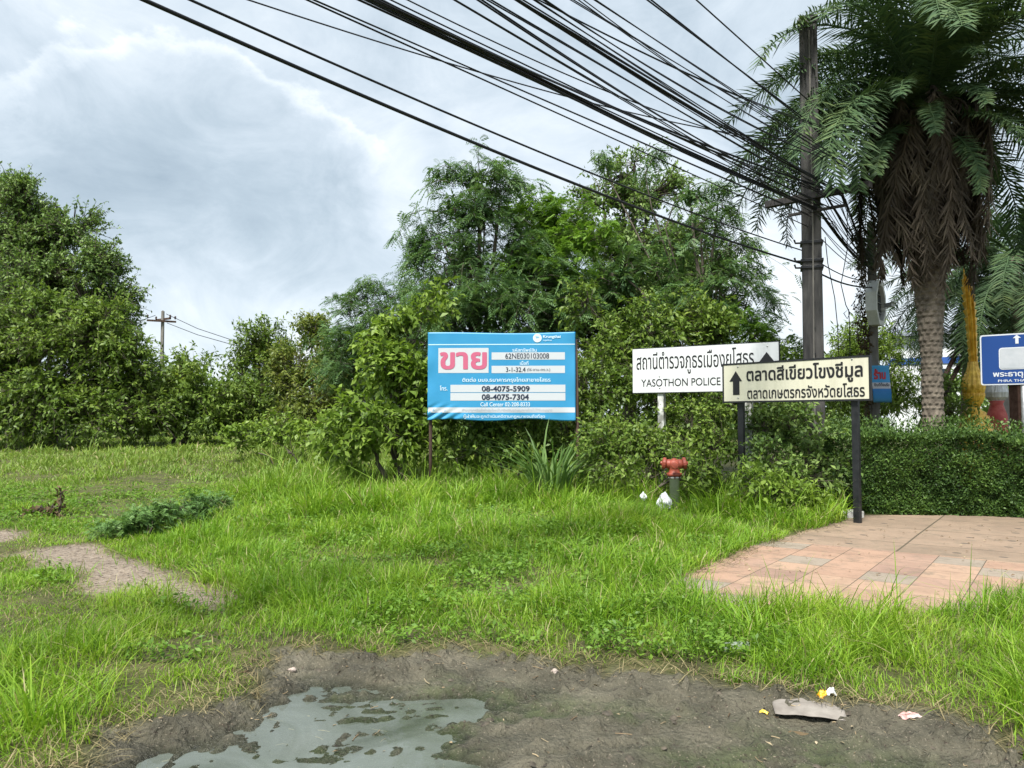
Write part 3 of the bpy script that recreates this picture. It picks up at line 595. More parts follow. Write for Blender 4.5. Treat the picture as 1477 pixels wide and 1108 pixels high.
# reed clump in front of the billboard, and tall grass tufts
def leafclump(name, label, cat, px, py, d, n, Lr, Wr, spread, m, group=None):
    p = at(px, 600, d); x = p[0] + rng.normal(0, spread, n); y = p[1] + rng.normal(0, spread * .7, n)
    P = np.stack([x, y, hgt(x, y)], 1); P0 = np.array([p[0], p[1], h1(p[0], p[1])])
    az = np.arctan2(y - p[1], x - p[0]) + rng.normal(0, .5, n)
    V, Q, T = blades(P - P0, rng.uniform(*Lr, n), rng.uniform(*Wr, n), az, rng.uniform(.05, .4, n), rng.uniform(.15, .8, n))
    o = link(name, npmesh(name, V, Q, T), M[m]); o.location = P0
    return tag(o, label, cat, group)
leafclump('reed_clump', 'clump of tall arching reed leaves in front of right side of billboard', 'reeds', 795, 704, 13.3, 90, (1.1, 1.75), (.03, .05), .13, 'reed')
leafclump('grass_tuft', 'tuft of long pale grass blades on the verge below the pavement', 'grass tuft', 1085, 925, 5.4, 40, (.25, .42), (.008, .014), .07, 'grass')
leafclump('grass_tuft', 'tuft of long blades at the bottom left corner by the puddle', 'grass tuft', 60, 1085, 3.9, 90, (.2, .42), (.005, .009), .14, 'grass')
leafclump('grass_tuft', 'loose tuft of long blades between the hydrant and market sign', 'grass tuft', 1040, 735, 12, 110, (.35, .75), (.012, .02), .4, 'grass')

# ------------------------------------------------------------------ hedge
hp0, hp1 = at(1196, 600, 12.6), at(1720, 600, 11.3)
t_ = thing('hedge', 'long trimmed dark green hedge behind the pavement', 'hedge', (hp0[0], hp0[1], 0))
HL = math.hypot(hp1[0] - hp0[0], hp1[1] - hp0[1]); ha = math.atan2(hp1[1] - hp0[1], hp1[0] - hp0[0]); t_.rotation_euler.z = ha
HD, HH = 1.5, 1.27
n = 90000; u = rng.uniform(0, HL, n); q = rng.random(n); P = np.zeros((n, 3)); N = np.zeros((n, 3))
fr = q < .6; tp = (q >= .6) & (q < .86); sl = q >= .86
edge = lambda u: .10 * (fbm(u * 1.3, u * 0, 200, 3) - .5) + .05 * (fbm(u * 6, u * 0 + 3, 205, 2) - .5)
zt = HH + .24 * (fbm(u * 1.4, u * 0 + 9, 210, 3) - .5)
dp = np.abs(rng.normal(0, .06, n))
zf = rng.random(n)
P[fr] = np.stack([u, dp + .42 * (fbm(u * 1.7, zf * 2.4, 220, 4) - .5) + .22 * zf ** 3, zf * zt], 1)[fr]; N[fr] = (0, -1, .35)
yt = rng.uniform(0, HD, n)
P[tp] = np.stack([u, yt, zt - dp * .8 + .09 * (fbm(u * 3, yt * 3, 230, 3) - .5) + .30 * rng.random(n) ** 7], 1)[tp]; N[tp] = (0, -.2, 1)
P[sl] = np.stack([-.05 + dp + .12 * (fbm(yt * 3, zf * 3, 240, 2) - .5), yt, zf * zt], 1)[sl]; N[sl] = (-1, -.2, .35)
a = nrm(N * .7 + rng.normal(0, .6, (n, 3)) + UP * .25); nr = nrm(N * .6 + UP * .5 + rng.normal(0, .5, (n, 3))); s = rng.uniform(.6, 1.4, n)
V, Q = leafquads(P, a, nr, .05 * s, .024 * s)
link('foliage', npmesh('foliage', V, Q), M['hedge'], t_)
bm = bmesh.new(); tw = Acc()
k = 500; uu = rng.uniform(.05, HL, k); yy = rng.uniform(.5, HD - .3, k)
p0 = np.stack([uu, yy, np.zeros(k)], 1); p1 = p0 + np.stack([rng.normal(0, .15, k), rng.normal(-.05, .12, k), rng.uniform(.8, 1.25, k)], 1)
tt = np.linspace(0, 1, 4)[None, :, None]; tw.add(*ntube(p0[:, None] * (1 - tt) + p1[:, None] * tt, np.tile(np.linspace(.018, .007, 4), (k, 1)), 3))
link('stems', tw.mesh('stems'), M['bark'], t_)

# ------------------------------------------------------------------ palms
def frond_mesh(kind, seed, n=56):
    r = np.random.default_rng(seed); acc = Acc(); m = 26; t = np.linspace(0, 1, m)
    if kind == 'green':
        L = r.uniform(3.6, 4.3); e0 = math.radians(r.uniform(18, 34)); th = e0 - math.radians(r.uniform(95, 118)) * t ** 1.25
    elif kind == 'short':
        L = r.uniform(2.0, 2.6); e0 = math.radians(30); th = e0 - math.radians(70) * t ** 1.5
    elif kind == 'deadin':
        kind = 'dead'; L = r.uniform(3.0, 3.6); th = np.interp(t, [0, .08, .2, .4, 1], np.radians([15, -38, -84, -93, -97]))
    else:
        L = r.uniform(3.3, 4.0); th = np.interp(t, [0, .10, .24, .45, 1], np.radians([28, -16, -74, -92, -104])) 
    ds = L / (m - 1); x = np.concatenate([[0], np.cumsum(np.cos(th[:-1]) * ds)]); z = np.concatenate([[0], np.cumsum(np.sin(th[:-1]) * ds)])
    y = np.cumsum(r.normal(0, .012, m)) * (1 if kind != 'dead' else 2.4) + (r.normal(0, .28) * t ** 1.5 if kind == 'dead' else 0)
    pth = np.stack([x, y, z], 1)
    acc.add(*ntube(pth[None], np.linspace(.035, .006, m)[None], 4))
    u = np.linspace(.10, .995, n); c = np.stack([np.interp(u, t, pth[:, k]) for k in range(3)], 1); tu = np.interp(u, t, th)
    tan = np.stack([np.cos(tu), np.zeros(n), np.sin(tu)], 1); nn = np.stack([-np.sin(tu), np.zeros(n), np.cos(tu)], 1)
    ll = (.47 if kind != 'dead' else .46) * np.interp(u, [0, .12, .3, .75, 1], [.25, .7, 1, .85, .42]) * (L / 3.4)
    for sg in (-1, 1):
        for lay in (-1, 1):                                   # leaflets stand in two planes along the rib
            k = n; jit = r.normal(0, .14 if kind != 'dead' else .27, (k, 3))
            a = nrm(np.array([0, sg, 0]) * (.85 if kind != 'dead' else .52) + tan * (.62 if kind != 'dead' else .85) + nn * (.28 * lay + .05 if kind != 'dead' else .12 * lay) + jit)
            if kind == 'dead': a = nrm(a + np.array([0, 0, -.35]))
            l = ll * (r.uniform(.8, 1.15, k) if kind != 'dead' else r.uniform(.35, 1.2, k))
            w = np.full(k, .035 if kind != 'dead' else .030)
            b = nrm(np.cross(a, nn + jit)); mid = c + a * (l * .5)[:, None]; tip = c + a * l[:, None] + np.array([0, 0, -1]) * (l * (.10 if kind != 'dead' else .05))[:, None]
            V = np.stack([c - b * (w * .25)[:, None], c + b * (w * .25)[:, None], mid + b * (w * .5)[:, None], mid - b * (w * .5)[:, None], tip], 1).reshape(-1, 3)
            o = (np.arange(k) * 5)[:, None]; acc.add(V, o + np.array([[0, 1, 2, 3]]), o + np.array([[3, 2, 4]]))
    return acc.mesh('frond')
GREEN = [frond_mesh('green', 100 + i) for i in range(7)]; SHORT = [frond_mesh('short', 130 + i) for i in range(3)]; DEAD = [frond_mesh('dead', 150 + i, 60) for i in range(6)] + [frond_mesh('deadin', 170 + i, 60) for i in range(3)]
for q in GREEN + SHORT: q.materials.append(M['palm'])
for q in DEAD: q.materials.append(M['deadpalm'])
def addfrond(name, me, parent, loc, rz, ry, s=1, mslot=None):
    o = bpy.data.objects.new(name, me); COL.objects.link(o); o.parent = parent
    o.location = loc; o.rotation_euler = (0, ry, rz); o.scale = (s, s, s); return o
R_ = random.Random(3)
pd = 14.0; pb = at(1347, 600, pd); pt = at(1332, 120, pd)
palm = thing('palm_tree', 'large date palm with a brown skirt of dead fronds over its trunk', 'palm tree', (pb[0], pb[1], 0))
ztop = pt[2]; dx = pt[0] - pb[0]
bm = bmesh.new(); NA, NZ = 56, 190
rings = []
for j in range(NZ):
    z = ztop * j / (NZ - 1); 
    r = np.interp(z, [0, .25, 1.6, 2.6, 3.2, 3.7, 4.3, 6.5, ztop], [.27, .225, .175, .165, .20, .235, .25, .27, .2])
    ring = []
    for k in range(NA):
        a = 2 * math.pi * k / NA
        row = z / .105; off = (math.floor(row) % 2) * .5; cc = (a / (2 * math.pi) * 11 + off) % 1 - .5; rr = row % 1 - .5
        bos = max(0, 1 - 2.0 * abs(cc)) ** .6 * max(0, .62 - rr) 
        rad = r * (1 + .17 * bos - .04 + .05 * (float(vnoise(np.array(a * 5), np.array(z * 9), 300)) - .5))
        ring.append(bm.verts.new((dx * (z / ztop) ** .8 + rad * math.cos(a), rad * math.sin(a), z)))
    rings.append(ring)
for r0, r1 in zip(rings, rings[1:]):
    for k in range(NA): bm.faces.new((r0[k], r0[(k + 1) % NA], r1[(k + 1) % NA], r1[k]))
bm.faces.new(rings[-1])
M['palmtrunk'] = worn('palm_trunk', (.07, .056, .043), (.28, .235, .185), 8, .9, stretch=(1, 1, 1.4), lo=.3, hi=.72, bst=.6)
obj('trunk', bm, M['palmtrunk'], palm)
for i in range(74):
    tier = i / 73                                              # outer drooping fronds first, then the upright heart
    rz = i * 2.39996 + R_.uniform(-.2, .2)
    me = R_.choice(GREEN) if i < 62 else R_.choice(SHORT)
    ry = math.radians(24 * (1 - tier) ** .9 - 36 * tier ** 1.5 + R_.uniform(-8, 8))
    if math.cos(rz + math.pi / 2) > .55 and tier < .55: ry -= math.radians(34)
    zz0 = ztop - .55 + .75 * tier
    addfrond('frond', me, palm, (dx + .16 * math.cos(rz), .16 * math.sin(rz), zz0), rz, ry - math.radians(12), R_.uniform(.82, 1.05) * (1 - .12 * tier))
for k_, (azd, tilt, s_) in enumerate([(-94, 22, 1.0), (-72, 36, .95), (-112, 30, 1.05), (-86, 52, .95), (-60, 14, 1.1), (-125, 16, 1.1), (-98, 6, 1.0), (-45, 34, 1.05), (-138, 40, 1.1), (-80, -6, 1)]):
    rz = math.radians(azd); addfrond('frond', SHORT[k_ % 3], palm, (dx + .2 * math.cos(rz), .2 * math.sin(rz), ztop - .35 - .012 * tilt), rz, math.radians(tilt), s_)
for k_ in range(16):
    rz = math.radians(180 + R_.uniform(-62, 50)) if k_ < 10 else math.radians(R_.uniform(-45, 40))
    addfrond('frond', R_.choice(GREEN), palm, (dx + .18 * math.cos(rz), .18 * math.sin(rz), ztop - R_.uniform(.3, .7)), rz, math.radians(R_.uniform(2, 24)), R_.uniform(.78, 1.0))
for i in range(96):
    rz = i * 2.39996 + R_.uniform(-.25, .25); s = R_.uniform(.86, 1.06)
    df_ = addfrond('dead_frond', R_.choice(DEAD), palm, (dx * .97 + .22 * math.cos(rz), .22 * math.sin(rz), ztop - R_.uniform(.30, 1.05)), rz, R_.uniform(-.04, .14) if i % 9 else R_.uniform(-.18, -.06), s * R_.choice((.97, .97, .95, .92, .88, .78)))
    df_.rotation_euler.x = R_.uniform(-.10, .10)
for o in [o for o in palm.children if o.name.startswith('frond') and math.cos(o.rotation_euler.z + math.pi / 2) < .3][:6]:   # the lowest live fronds hang steeply
    o.rotation_euler.y += .25
# the second, darker palm group behind
def small_palm(px, d, topy, s, label, lean=0, nf=40, tr=.10):
    b_ = at(px, 600, d); tp_ = at(px, topy, d)
    p_ = thing('palm_tree', label, 'palm tree', (b_[0], b_[1], 0)); zt_ = tp_[2]
    bm = bmesh.new(); tube(bm, [(lean * q, 0, -.1 + (zt_ + .1) * q) for q in np.linspace(0, 1, 8)], [tr * (1.25 - .4 * q) for q in np.linspace(0, 1, 8)], 12); obj('trunk', bm, M['palmtrunk'], p_, True)
    for i in range(nf):
        tier = i / (nf - 1); rz = i * 2.39996
        addfrond('frond', R_.choice(GREEN), p_, (lean + .1 * math.cos(rz), .1 * math.sin(rz), zt_ - .3 + .5 * tier), rz, math.radians(62 - 95 * tier + R_.uniform(-8, 8)), s * R_.uniform(.85, 1.1))
    return p_
small_palm(1386, 21.5, 395, .85, 'dark palm on a slim grey trunk behind the golden ornament', .35)
small_palm(1472, 19.5, 370, .9, 'dark palm partly cut by right edge of the view behind blue sign', 0, 40, .16)

# ------------------------------------------------------------------ lettering
def outline_rows(text, rows, bold=0.0):
    c = bpy.data.curves.new('lettering', 'FONT'); c.body = text; c.fill_mode = 'NONE'; c.resolution_u = 6
    o = bpy.data.objects.new('lettering', c); COL.objects.link(o)
    dg = bpy.context.evaluated_depsgraph_get(); me = o.evaluated_get(dg).to_mesh()
    V = np.array([v.co[:2] for v in me.vertices]); E = []
    for e in me.edges:
        i, j = e.vertices
        if i > j: i, j = j, i
        E.append((i, j) if j - i == 1 else (j, i))
    o.evaluated_get(dg).to_mesh_clear(); bpy.data.objects.remove(o); bpy.data.curves.remove(c)
    E = np.array(E); A_, B_ = V[E[:, 0]], V[E[:, 1]]
    ymin, ymax = V[:, 1].min() - bold, V[:, 1].max() + bold; dy = (ymax - ymin) / rows
    base = []
    for r in range(rows):
        y = ymin + (r + .5) * dy + 1e-7
        up = (A_[:, 1] <= y) & (B_[:, 1] > y); dn = (A_[:, 1] > y) & (B_[:, 1] <= y); k = up | dn
        X = A_[k, 0] + (y - A_[k, 1]) / (B_[k, 1] - A_[k, 1]) * (B_[k, 0] - A_[k, 0]); w = np.where(up[k], 1, -1)
        o_ = np.argsort(X); X = X[o_]; w = np.cumsum(w[o_]); sp = []; st = None
        for xx, ww in zip(X, w):
            if st is None and ww != 0: st = xx
            elif st is not None and ww == 0:
                sp.append((st, xx)); st = None
        base.append(sp)
    if bold:
        kk = int(bold / dy); out = []
        for r in range(rows):
            it = []
            for q in range(-kk, kk + 1):
                if 0 <= r + q < rows:
                    e = math.sqrt(max(0, bold ** 2 - (q * dy) ** 2)); it += [(a - e, b_ + e) for a, b_ in base[r + q]]
            it.sort(); mg = []
            for a, b_ in it:
                if mg and a <= mg[-1][1]: mg[-1][1] = max(mg[-1][1], b_)
                else: mg.append([a, b_])
            out.append(mg)
        base = out
    xs_ = [v for sp in base for s in sp for v in s]
    return base, min(xs_), max(xs_), rows
def lettering(text, parent, u0, u1, v0, v1, yoff, m, bold=0.0, rows=110, name='lettering', surf=None):
    base, xa, xb, rows = outline_rows(text, rows, bold); V = []; Q = []
    for r, sp in enumerate(base):
        z0 = v0 + (v1 - v0) * r / rows; z1 = v0 + (v1 - v0) * (r + 1) / rows
        for a, b_ in sp:
            A_ = u0 + (a - xa) / (xb - xa) * (u1 - u0); B_ = u0 + (b_ - xa) / (xb - xa) * (u1 - u0); i = len(V)
            V += [(A_, yoff, z0), (B_, yoff, z0), (B_, yoff, z1), (A_, yoff, z1)]; Q.append((i, i + 1, i + 2, i + 3))
    V = np.array(V)
    if surf is not None: V[:, 1] = yoff + surf(V[:, 0], V[:, 2])
    return link(name, npmesh(name, V, Q), m, parent)
def flat(parent, name, pts, yoff, m, thick=.003, surf=None):
    """a flat shape on a sign face, pts in (u, z)"""
    bm = bmesh.new(); f = bm.faces.new([bm.verts.new((u, yoff, z)) for u, z in pts])
    if f.normal.y > 0 or True:
        bm.normal_update()
        if f.normal.y > 0: f.normal_flip()
    return obj(name, bm, m, parent)
def rrect(u0, u1, v0, v1, r, k=6):
    o = []
    for cx, cz, a0 in ((u1 - r, v1 - r, 0), (u0 + r, v1 - r, 90), (u0 + r, v0 + r, 180), (u1 - r, v0 + r, 270)):
        o += [(cx + r * math.cos(math.radians(a0 + 90 * i / k)), cz + r * math.sin(math.radians(a0 + 90 * i / k))) for i in range(k + 1)]
    return o
INK = mat('ink_black', (.012, .012, .014), .5)[0]; NAVY = mat('ink_navy', (.015, .022, .05), .5)[0]
def dirty(name, c, c2, sc_=5, rough=.4):
    return worn(name, c2, c, sc_, rough, 0, (1.6, 1, .22), .26, .52, .03)
def bolts(parent, pts, yoff):
    for u, z in pts:
        bm = bmesh.new(); lathe(bm, [(.014, 0), (.014, .006), (.008, .009)], 8, M=Matrix.Translation((u, yoff, z)) @ Matrix.Rotation(math.radians(90), 4, 'X')); obj('bolt', bm, M['steel'], parent)
def signpost(name, label, cat, L, R, zb, zt, ground_z=0):
    """root at the left bottom corner of the panel; local +X runs along the panel"""
    rz = math.atan2(R[1] - L[1], R[0] - L[0]); w = math.hypot(R[0] - L[0], R[1] - L[1])
    return thing(name, label, cat, (L[0], L[1], 0), rz), w
# market sign (cream, black frame)
Lp, Rp = at(1043, 560, 12.95), at(1257, 560, 11.05)
sg, w = signpost('direction_sign', 'cream market sign with black arrow and two lines of Thai lettering', 'sign', Lp, Rp, 0, 0)
zb, zt = at(1257, 578, 11.05)[2], at(1257, 512, 11.05)[2]
CREAM = dirty('cream_sign_face', (.58, .565, .45), (.50, .485, .375)); bm = bmesh.new(); box(bm, (w / 2, 0, (zb + zt) / 2), (w - .03, .03, zt - zb - .03)); obj('panel', bm, CREAM, sg)
bm = bmesh.new(); fw = .028
for c, s in (((w / 2, .004, zb + fw / 2), (w, .05, fw)), ((w / 2, .004, zt - fw / 2), (w, .05, fw)), ((fw / 2, .004, (zb + zt) / 2), (fw, .048, zt - zb - 2 * fw)), ((w - fw / 2, .004, (zb + zt) / 2), (fw, .048, zt - zb - 2 * fw))): box(bm, c, s)
obj('frame', bm, M['blacksteel'], sg)
for u in (.30, w - .27):
    bm = bmesh.new(); box(bm, (u, .065, (zt - .1) / 2 - .1), (.10, .07, zt - .1 + .2), 0, .006); obj('post', bm, M['blacksteel'], sg)
H = zt - zb
flat(sg, 'arrow', [(w * x, zb + H * y) for x, y in ((.105, .80), (.152, .54), (.132, .54), (.132, .20), (.082, .20), (.082, .54), (.055, .54))], -.020, INK)
lettering('ตลาดสีเขียวโขงชีมูล', sg, w * .185, w * .955, zb + H * .42, zb + H * .90, -.020, INK, .026, 130)
lettering('ตลาดเกษตรกรจังหวัดยโสธร', sg, w * .19, w * .965, zb + H * .09, zb + H * .40, -.020, INK, .018, 110)
bolts(sg, [(.30, zb + H * .12), (.30, zb + H * .90), (w - .27, zb + H * .12), (w - .27, zb + H * .93)], -.016)
# police sign (white)
Lp, Rp = at(913, 540, 14.35), at(1124, 540, 12.9)
sg, w = signpost('direction_sign', 'white police station sign partly hidden behind the cream market sign', 'sign', Lp, Rp, 0, 0)
zb, zt = at(914, 567, 14.35)[2], at(913, 504, 14.35)[2]; H = zt - zb
WHITE = dirty('white_sign_face', (.64, .66, .67), (.52, .54, .545)); bm = bmesh.new(); box(bm, (w / 2, 0, (zb + zt) / 2), (w, .028, H), 0, .004); obj('panel', bm, WHITE, sg)
bm = bmesh.new(); box(bm, (w + .007, .004, (zb + zt) / 2), (.014, .04, H + .02)); box(bm, (w / 2, .004, zt + .006), (w, .04, .012)); box(bm, (w / 2, .004, zb - .006), (w, .04, .012)); obj('frame', bm, M['blacksteel'], sg)
lettering('สถานีตำรวจภูธรเมืองยโสธร', sg, w * .03, w * .845, zb + H * .40, zb + H * .93, -.019, INK, .008, 130)
lettering('YASOTHON POLICE STATION', sg, w * .065, w * .90, zb + H * .135, zb + H * .305, -.019, INK, .004, 90)
flat(sg, 'arrow', [(w * x, zb + H * y) for x, y in ((.925, .80), (.972, .60), (.948, .60), (.948, .2), (.902, .2), (.902, .60), (.878, .60))], -.019, INK)
bolts(sg, [(.2 * w, zb + H * .1), (.2 * w, zb + H * .36), (.93 * w, zb + H * .92)], -.015)
for px, q in ((954.5, 0), (1083, 1)):
    u = (.20 if q == 0 else .80) * w
    bm = bmesh.new(); box(bm, (u, .075, zt / 2 - .15), (.115, .115, zt - .1), 0, .01); obj('post', bm, M['postwhite'], sg)
# billboard
bd = 14.4; Lp, Rp = at(617, 540, bd + .05), at(830, 540, bd - .05)
bb, w = signpost('billboard', 'sky blue land for sale billboard with white number boxes', 'billboard', Lp, Rp, 0, 0)
zb, zt = at(617, 606, bd)[2], at(617, 480, bd)[2]; H = zt - zb
def wrinkle(u, z):
    u = np.asarray(u, float); z = np.asarray(z, float); q = np.clip(1 - np.hypot((u - .1) / .75, (z - zb) / .36), 0, 1)
    ed = .012 * np.sin(u * 9 + z * 3) * S(.25, 0, (z - zb)) + .01 * np.sin(z * 7 + 1) * S(w - .3, w, u) + .01 * np.sin(z * 9) * S(.25, 0, u)
    return -.032 * q * np.sin((u * 1.0 - (z - zb) * 1.6) * 26) + ed
BLUE, t, b = mat('billboard_vinyl', None, .38, 0, .4)
co = t.n('ShaderNodeTexCoord').outputs['Object']
t.put(b.inputs['Base Color'], t.ramp(t.noise(co, 1.3, 3), [(.3, (.03, .235, .46)), (.7, (.042, .28, .51))]))
nu, nz = 90, 60; U, Z = np.meshgrid(np.linspace(0, w, nu), np.linspace(0, 1, nz))
Zr = zb + Z * H + .018 * np.sin(U * 4.1) * (1 - Z) + .012 * np.sin(U * 2.2 + 1) * Z
Vv = np.stack([U.ravel(), wrinkle(U, Zr).ravel(), Zr.ravel()], 1)
I = (np.arange(nz - 1)[:, None] * nu + np.arange(nu - 1)[None]).ravel()
me = npmesh('sheet', Vv, np.stack([I, I + 1, I + 1 + nu, I + nu], 1)); sh = link('sheet', me, BLUE, bb, True)
sm = sh.modifiers.new('thickness', 'SOLIDIFY'); sm.thickness = .006; sm.offset = 1
PALE = mat('vinyl_white', (.50, .53, .565), .42)[0]; PINK = mat('vinyl_pink', (.50, .115, .20), .42)[0]; PALEBLUE = mat('vinyl_pale_blue', (.52, .72, .84), .42)[0]; TXT = mat('vinyl_text_white', (.60, .74, .82), .45)[0]
def patch(x0, x1, y0, y1, yo, m, name):
    n_, k_ = 40, 8; U, Z = np.meshgrid(np.linspace(w * x0, w * x1, n_), np.linspace(zb + H * y0, zb + H * y1, k_)); 
    I = (np.arange(k_ - 1)[:, None] * n_ + np.arange(n_ - 1)[None]).ravel()
    return link(name, npmesh(name, np.stack([U.ravel(), yo + wrinkle(U, Z).ravel(), Z.ravel()], 1), np.stack([I, I + 1, I + 1 + n_, I + n_], 1)), m, bb)
by = lambda z: 1 - (z - 118) / 715.0                          # zoomed-photo rows to panel fractions
bx_ = lambda x: (x - 155) / 1205.0
for (x0, x1, y0, y1) in ((242, 653, 448, 243), (678, 1275, 340, 280), (678, 1275, 450, 390), (342, 1278, 606, 545), (342, 1278, 674, 612)): patch(bx_(x0), bx_(x1), by(y0), by(y1), -.009, PALE, 'text_box')
patch(0.004, .996, by(218), by(211), -.009, PALEBLUE, 'stripe'); patch(0.004, .996, by(772), by(730), -.009, PALE, 'stripe')
def bl(txt, x0, x1, y0, y1, m, bold=0, rows=70): lettering(txt, bb, w * bx_(x0), w * bx_(x1), zb + H * by(y0), zb + H * by(y1), -.015, m, bold, rows, 'lettering', wrinkle)
bl('ขาย', 255, 640, 420, 275, PINK, .030, 100)
bl('62NE030103008', 790, 1146, 331, 288, NAVY, .004); bl('3-1-32.4', 795, 955, 440, 402, NAVY, .006); bl('(ไร่-งาน-ตร.ว.)', 968, 1155, 438, 408, NAVY, .006)
bl('รหัสทรัพย์สิน', 848, 1045, 276, 246, TXT, .008); bl('เนื้อที่', 910, 978, 384, 350, TXT, .008)
bl('ติดต่อ บมจ.ธนาคารกรุงไทยสาขายโสธร', 440, 1158, 532, 484, TXT, .012, 90); bl('โทร.', 255, 318, 592, 552, TXT, .01)
bl('08-4075-5909', 598, 988, 600, 555, NAVY, .026); bl('08-4075-7304', 598, 982, 668, 622, NAVY, .026)
bl('Call Center 02-208-8333', 588, 990, 722, 688, TXT, .008); GREY = mat('vinyl_text_grey', (.33, .36, .42), .5)[0]
bl('ห้ามบุกรุกหรือเข้าทำประโยชน์ในทรัพย์สินของธนาคารโดยไม่ได้รับอนุญาต', 440, 1170, 768, 738, GREY, 0); bl('ผู้ฝ่าฝืนจะถูกดำเนินคดีตามกฎหมายจนถึงที่สุด', 450, 1112, 824, 786, TXT, .008)
bl('Krungthai', 1098, 1240, 170, 140, TXT, .02); bl('กรุงไทย', 1098, 1168, 192, 174, TXT, .01)
flat(bb, 'emblem', [(w * bx_(1051) + .082 * math.cos(q * math.pi / 14), zb + H * by(163) + .082 * math.sin(q * math.pi / 14)) for q in range(28)], -.014, TXT)
BL2 = mat('vinyl_blue_dark', (.04, .30, .58), .42)[0]
for q in range(4):
    c0 = (w * bx_(1051), zb + H * by(163)); a0 = .5 + q * .42
    flat(bb, 'emblem_feather', [(c0[0] + rr * math.cos(aa) - .02, c0[1] + rr * math.sin(aa) * .8 - .01) for rr, aa in ((.0, a0), (.05, a0 - .13), (.074, a0), (.05, a0 + .06))], -.018, BL2)
for u, tilt in ((.05, 0), (w + .02, .05)):
    bm = bmesh.new(); g_ = .45
    tube(bm, [(u + tilt, .07, .1), (u + tilt * .5, .075, .9), (u - .01, .07, zt - .12)], [.035, .033, .03], 8); obj('post', bm, M['rust'], bb, True)
bm = bmesh.new()
for z in (zb + .12, zb + H * .5, zt - .1): tube(bm, [(.0, .055, z), (w, .055, z)], .018, 6)
obj('crossbar', bm, M['rust'], bb)
# blue temple sign
Lp = at(1414, 520, 13.0); Rp = Lp + np.array([.76, -.64, 0]) * 1.2
sg, w = signpost('direction_sign', 'blue temple direction sign with white arrow at the right edge', 'sign', Lp, Rp, 0, 0)
zb, zt = at(1417, 556, 13)[2], at(1414, 484, 13)[2]; H = zt - zb
SBLUE = mat('sign_blue', (.010, .048, .20), .35)[0]; SWHITE = mat('sign_white', (.54, .57, .61), .4)[0]; SGREY = worn('sign_grey', (.36, .39, .42), (.45, .47, .50), 4, .5)
bm = bmesh.new(); vs = [bm.verts.new((u, 0, z)) for u, z in rrect(0, w, zb, zt, .04)]; f = bm.faces.new(vs); r = bmesh.ops.extrude_face_region(bm, geom=[f]); bmesh.ops.translate(bm, vec=(0, .015, 0), verts=[v for v in r['geom'] if isinstance(v, bmesh.types.BMVert)]); bmesh.ops.recalc_face_normals(bm, faces=bm.faces[:]); obj('border', bm, SWHITE, sg)
flat(sg, 'panel', rrect(.022, w - .022, zb + .022, zt - .022, .03), -.004, SBLUE)
def A3(u0, z0, s): return [(u0 + s * x, z0 + s * y) for x, y in ((0, 1), (.6, .42), (.24, .42), (.24, -.55), (-.24, -.55), (-.24, .42), (-.6, .42))]
flat(sg, 'arrow', A3(.53, zb + H * .86, .095), -.009, SWHITE)
flat(sg, 'pictogram', rrect(.27, .77, zb + H * .30, zb + H * .73, .05), -.009, SWHITE); flat(sg, 'pictogram', rrect(.285, .755, zb + H * .318, zb + H * .712, .04), -.013, SGREY)
lettering('พระธาตุอานนท์', sg, .18, 1.0, zb + H * .125, zb + H * .275, -.009, SWHITE, .02, 80); lettering('PHRA THAT ANON', sg, .25, .95, zb + H * .055, zb + H * .105, -.009, SWHITE, .012, 50)
bm = bmesh.new(); tube(bm, [(w / 2, .055, -.1), (w / 2, .055, zt - .1)], .04, 14); obj('post', bm, M['steel'], sg, True)

# ------------------------------------------------------------------ utility poles
p1 = np.array([5.30, 13.5]); LD = np.array([-.680, -.733]); ND = np.array([.733, -.680])
pole = thing('utility_pole', 'tall dark concrete utility pole half hidden by palm fronds', 'utility pole', (p1[0], p1[1], 0), math.atan2(ND[1], ND[0]) + .42)
bm = bmesh.new(); box(bm, (0, 0, 4.25), (.355, .33, 8.9), 0, .02, .82); box(bm, (0, 0, 8.60), (.33, .31, .12), 0, .01); obj('shaft', bm, M['concrete'], pole)
ra = -.42
M['armdark'] = worn('arm_dark', (.018, .017, .018), (.05, .045, .042), 9, .8)
def arm(z, half, s, name='crossarm', mt='armdark', off=.2):
    bm = bmesh.new(); box(bm, (off * math.sin(-ra) * 0, -.0, 0), (2 * half, s, s), 0, .008)
    o = obj(name, bm, M[mt], pole); o.rotation_euler.z = ra; d_ = Vector((math.sin(-ra), -math.cos(ra), 0)) * off; o.location = (-d_.x * -1, d_.y, z); return o
a1 = arm(5.43, .92, .12)
arm(5.16, .5, .05)
for z in (4.30, 4.18, 4.62):
    bm = bmesh.new(); box(bm, (0, 0, z), (.375, .35, .05), 0, .005); tube(bm, [(-.17, -.1, z), (-.27, -.12, z), (-.29, -.12, z + .06)], .018, 6); obj('clamp', bm, M['blacksteel'], pole)
bm = bmesh.new(); tube(bm, [(.0, -.180, .1), (.0, -.176, 2.5), (.02, -.170, 5.0), (.01, -.155, 8.4)], .014, 6); obj('conduit', bm, M['concrete2'], pole)
bm = bmesh.new()
for z in np.arange(2.2, 8.3, .45): box(bm, (.02, -.180 + .004 * (z - 2), z), (.03, .012, .03))
obj('pole_step', bm, M['blacksteel'], pole)
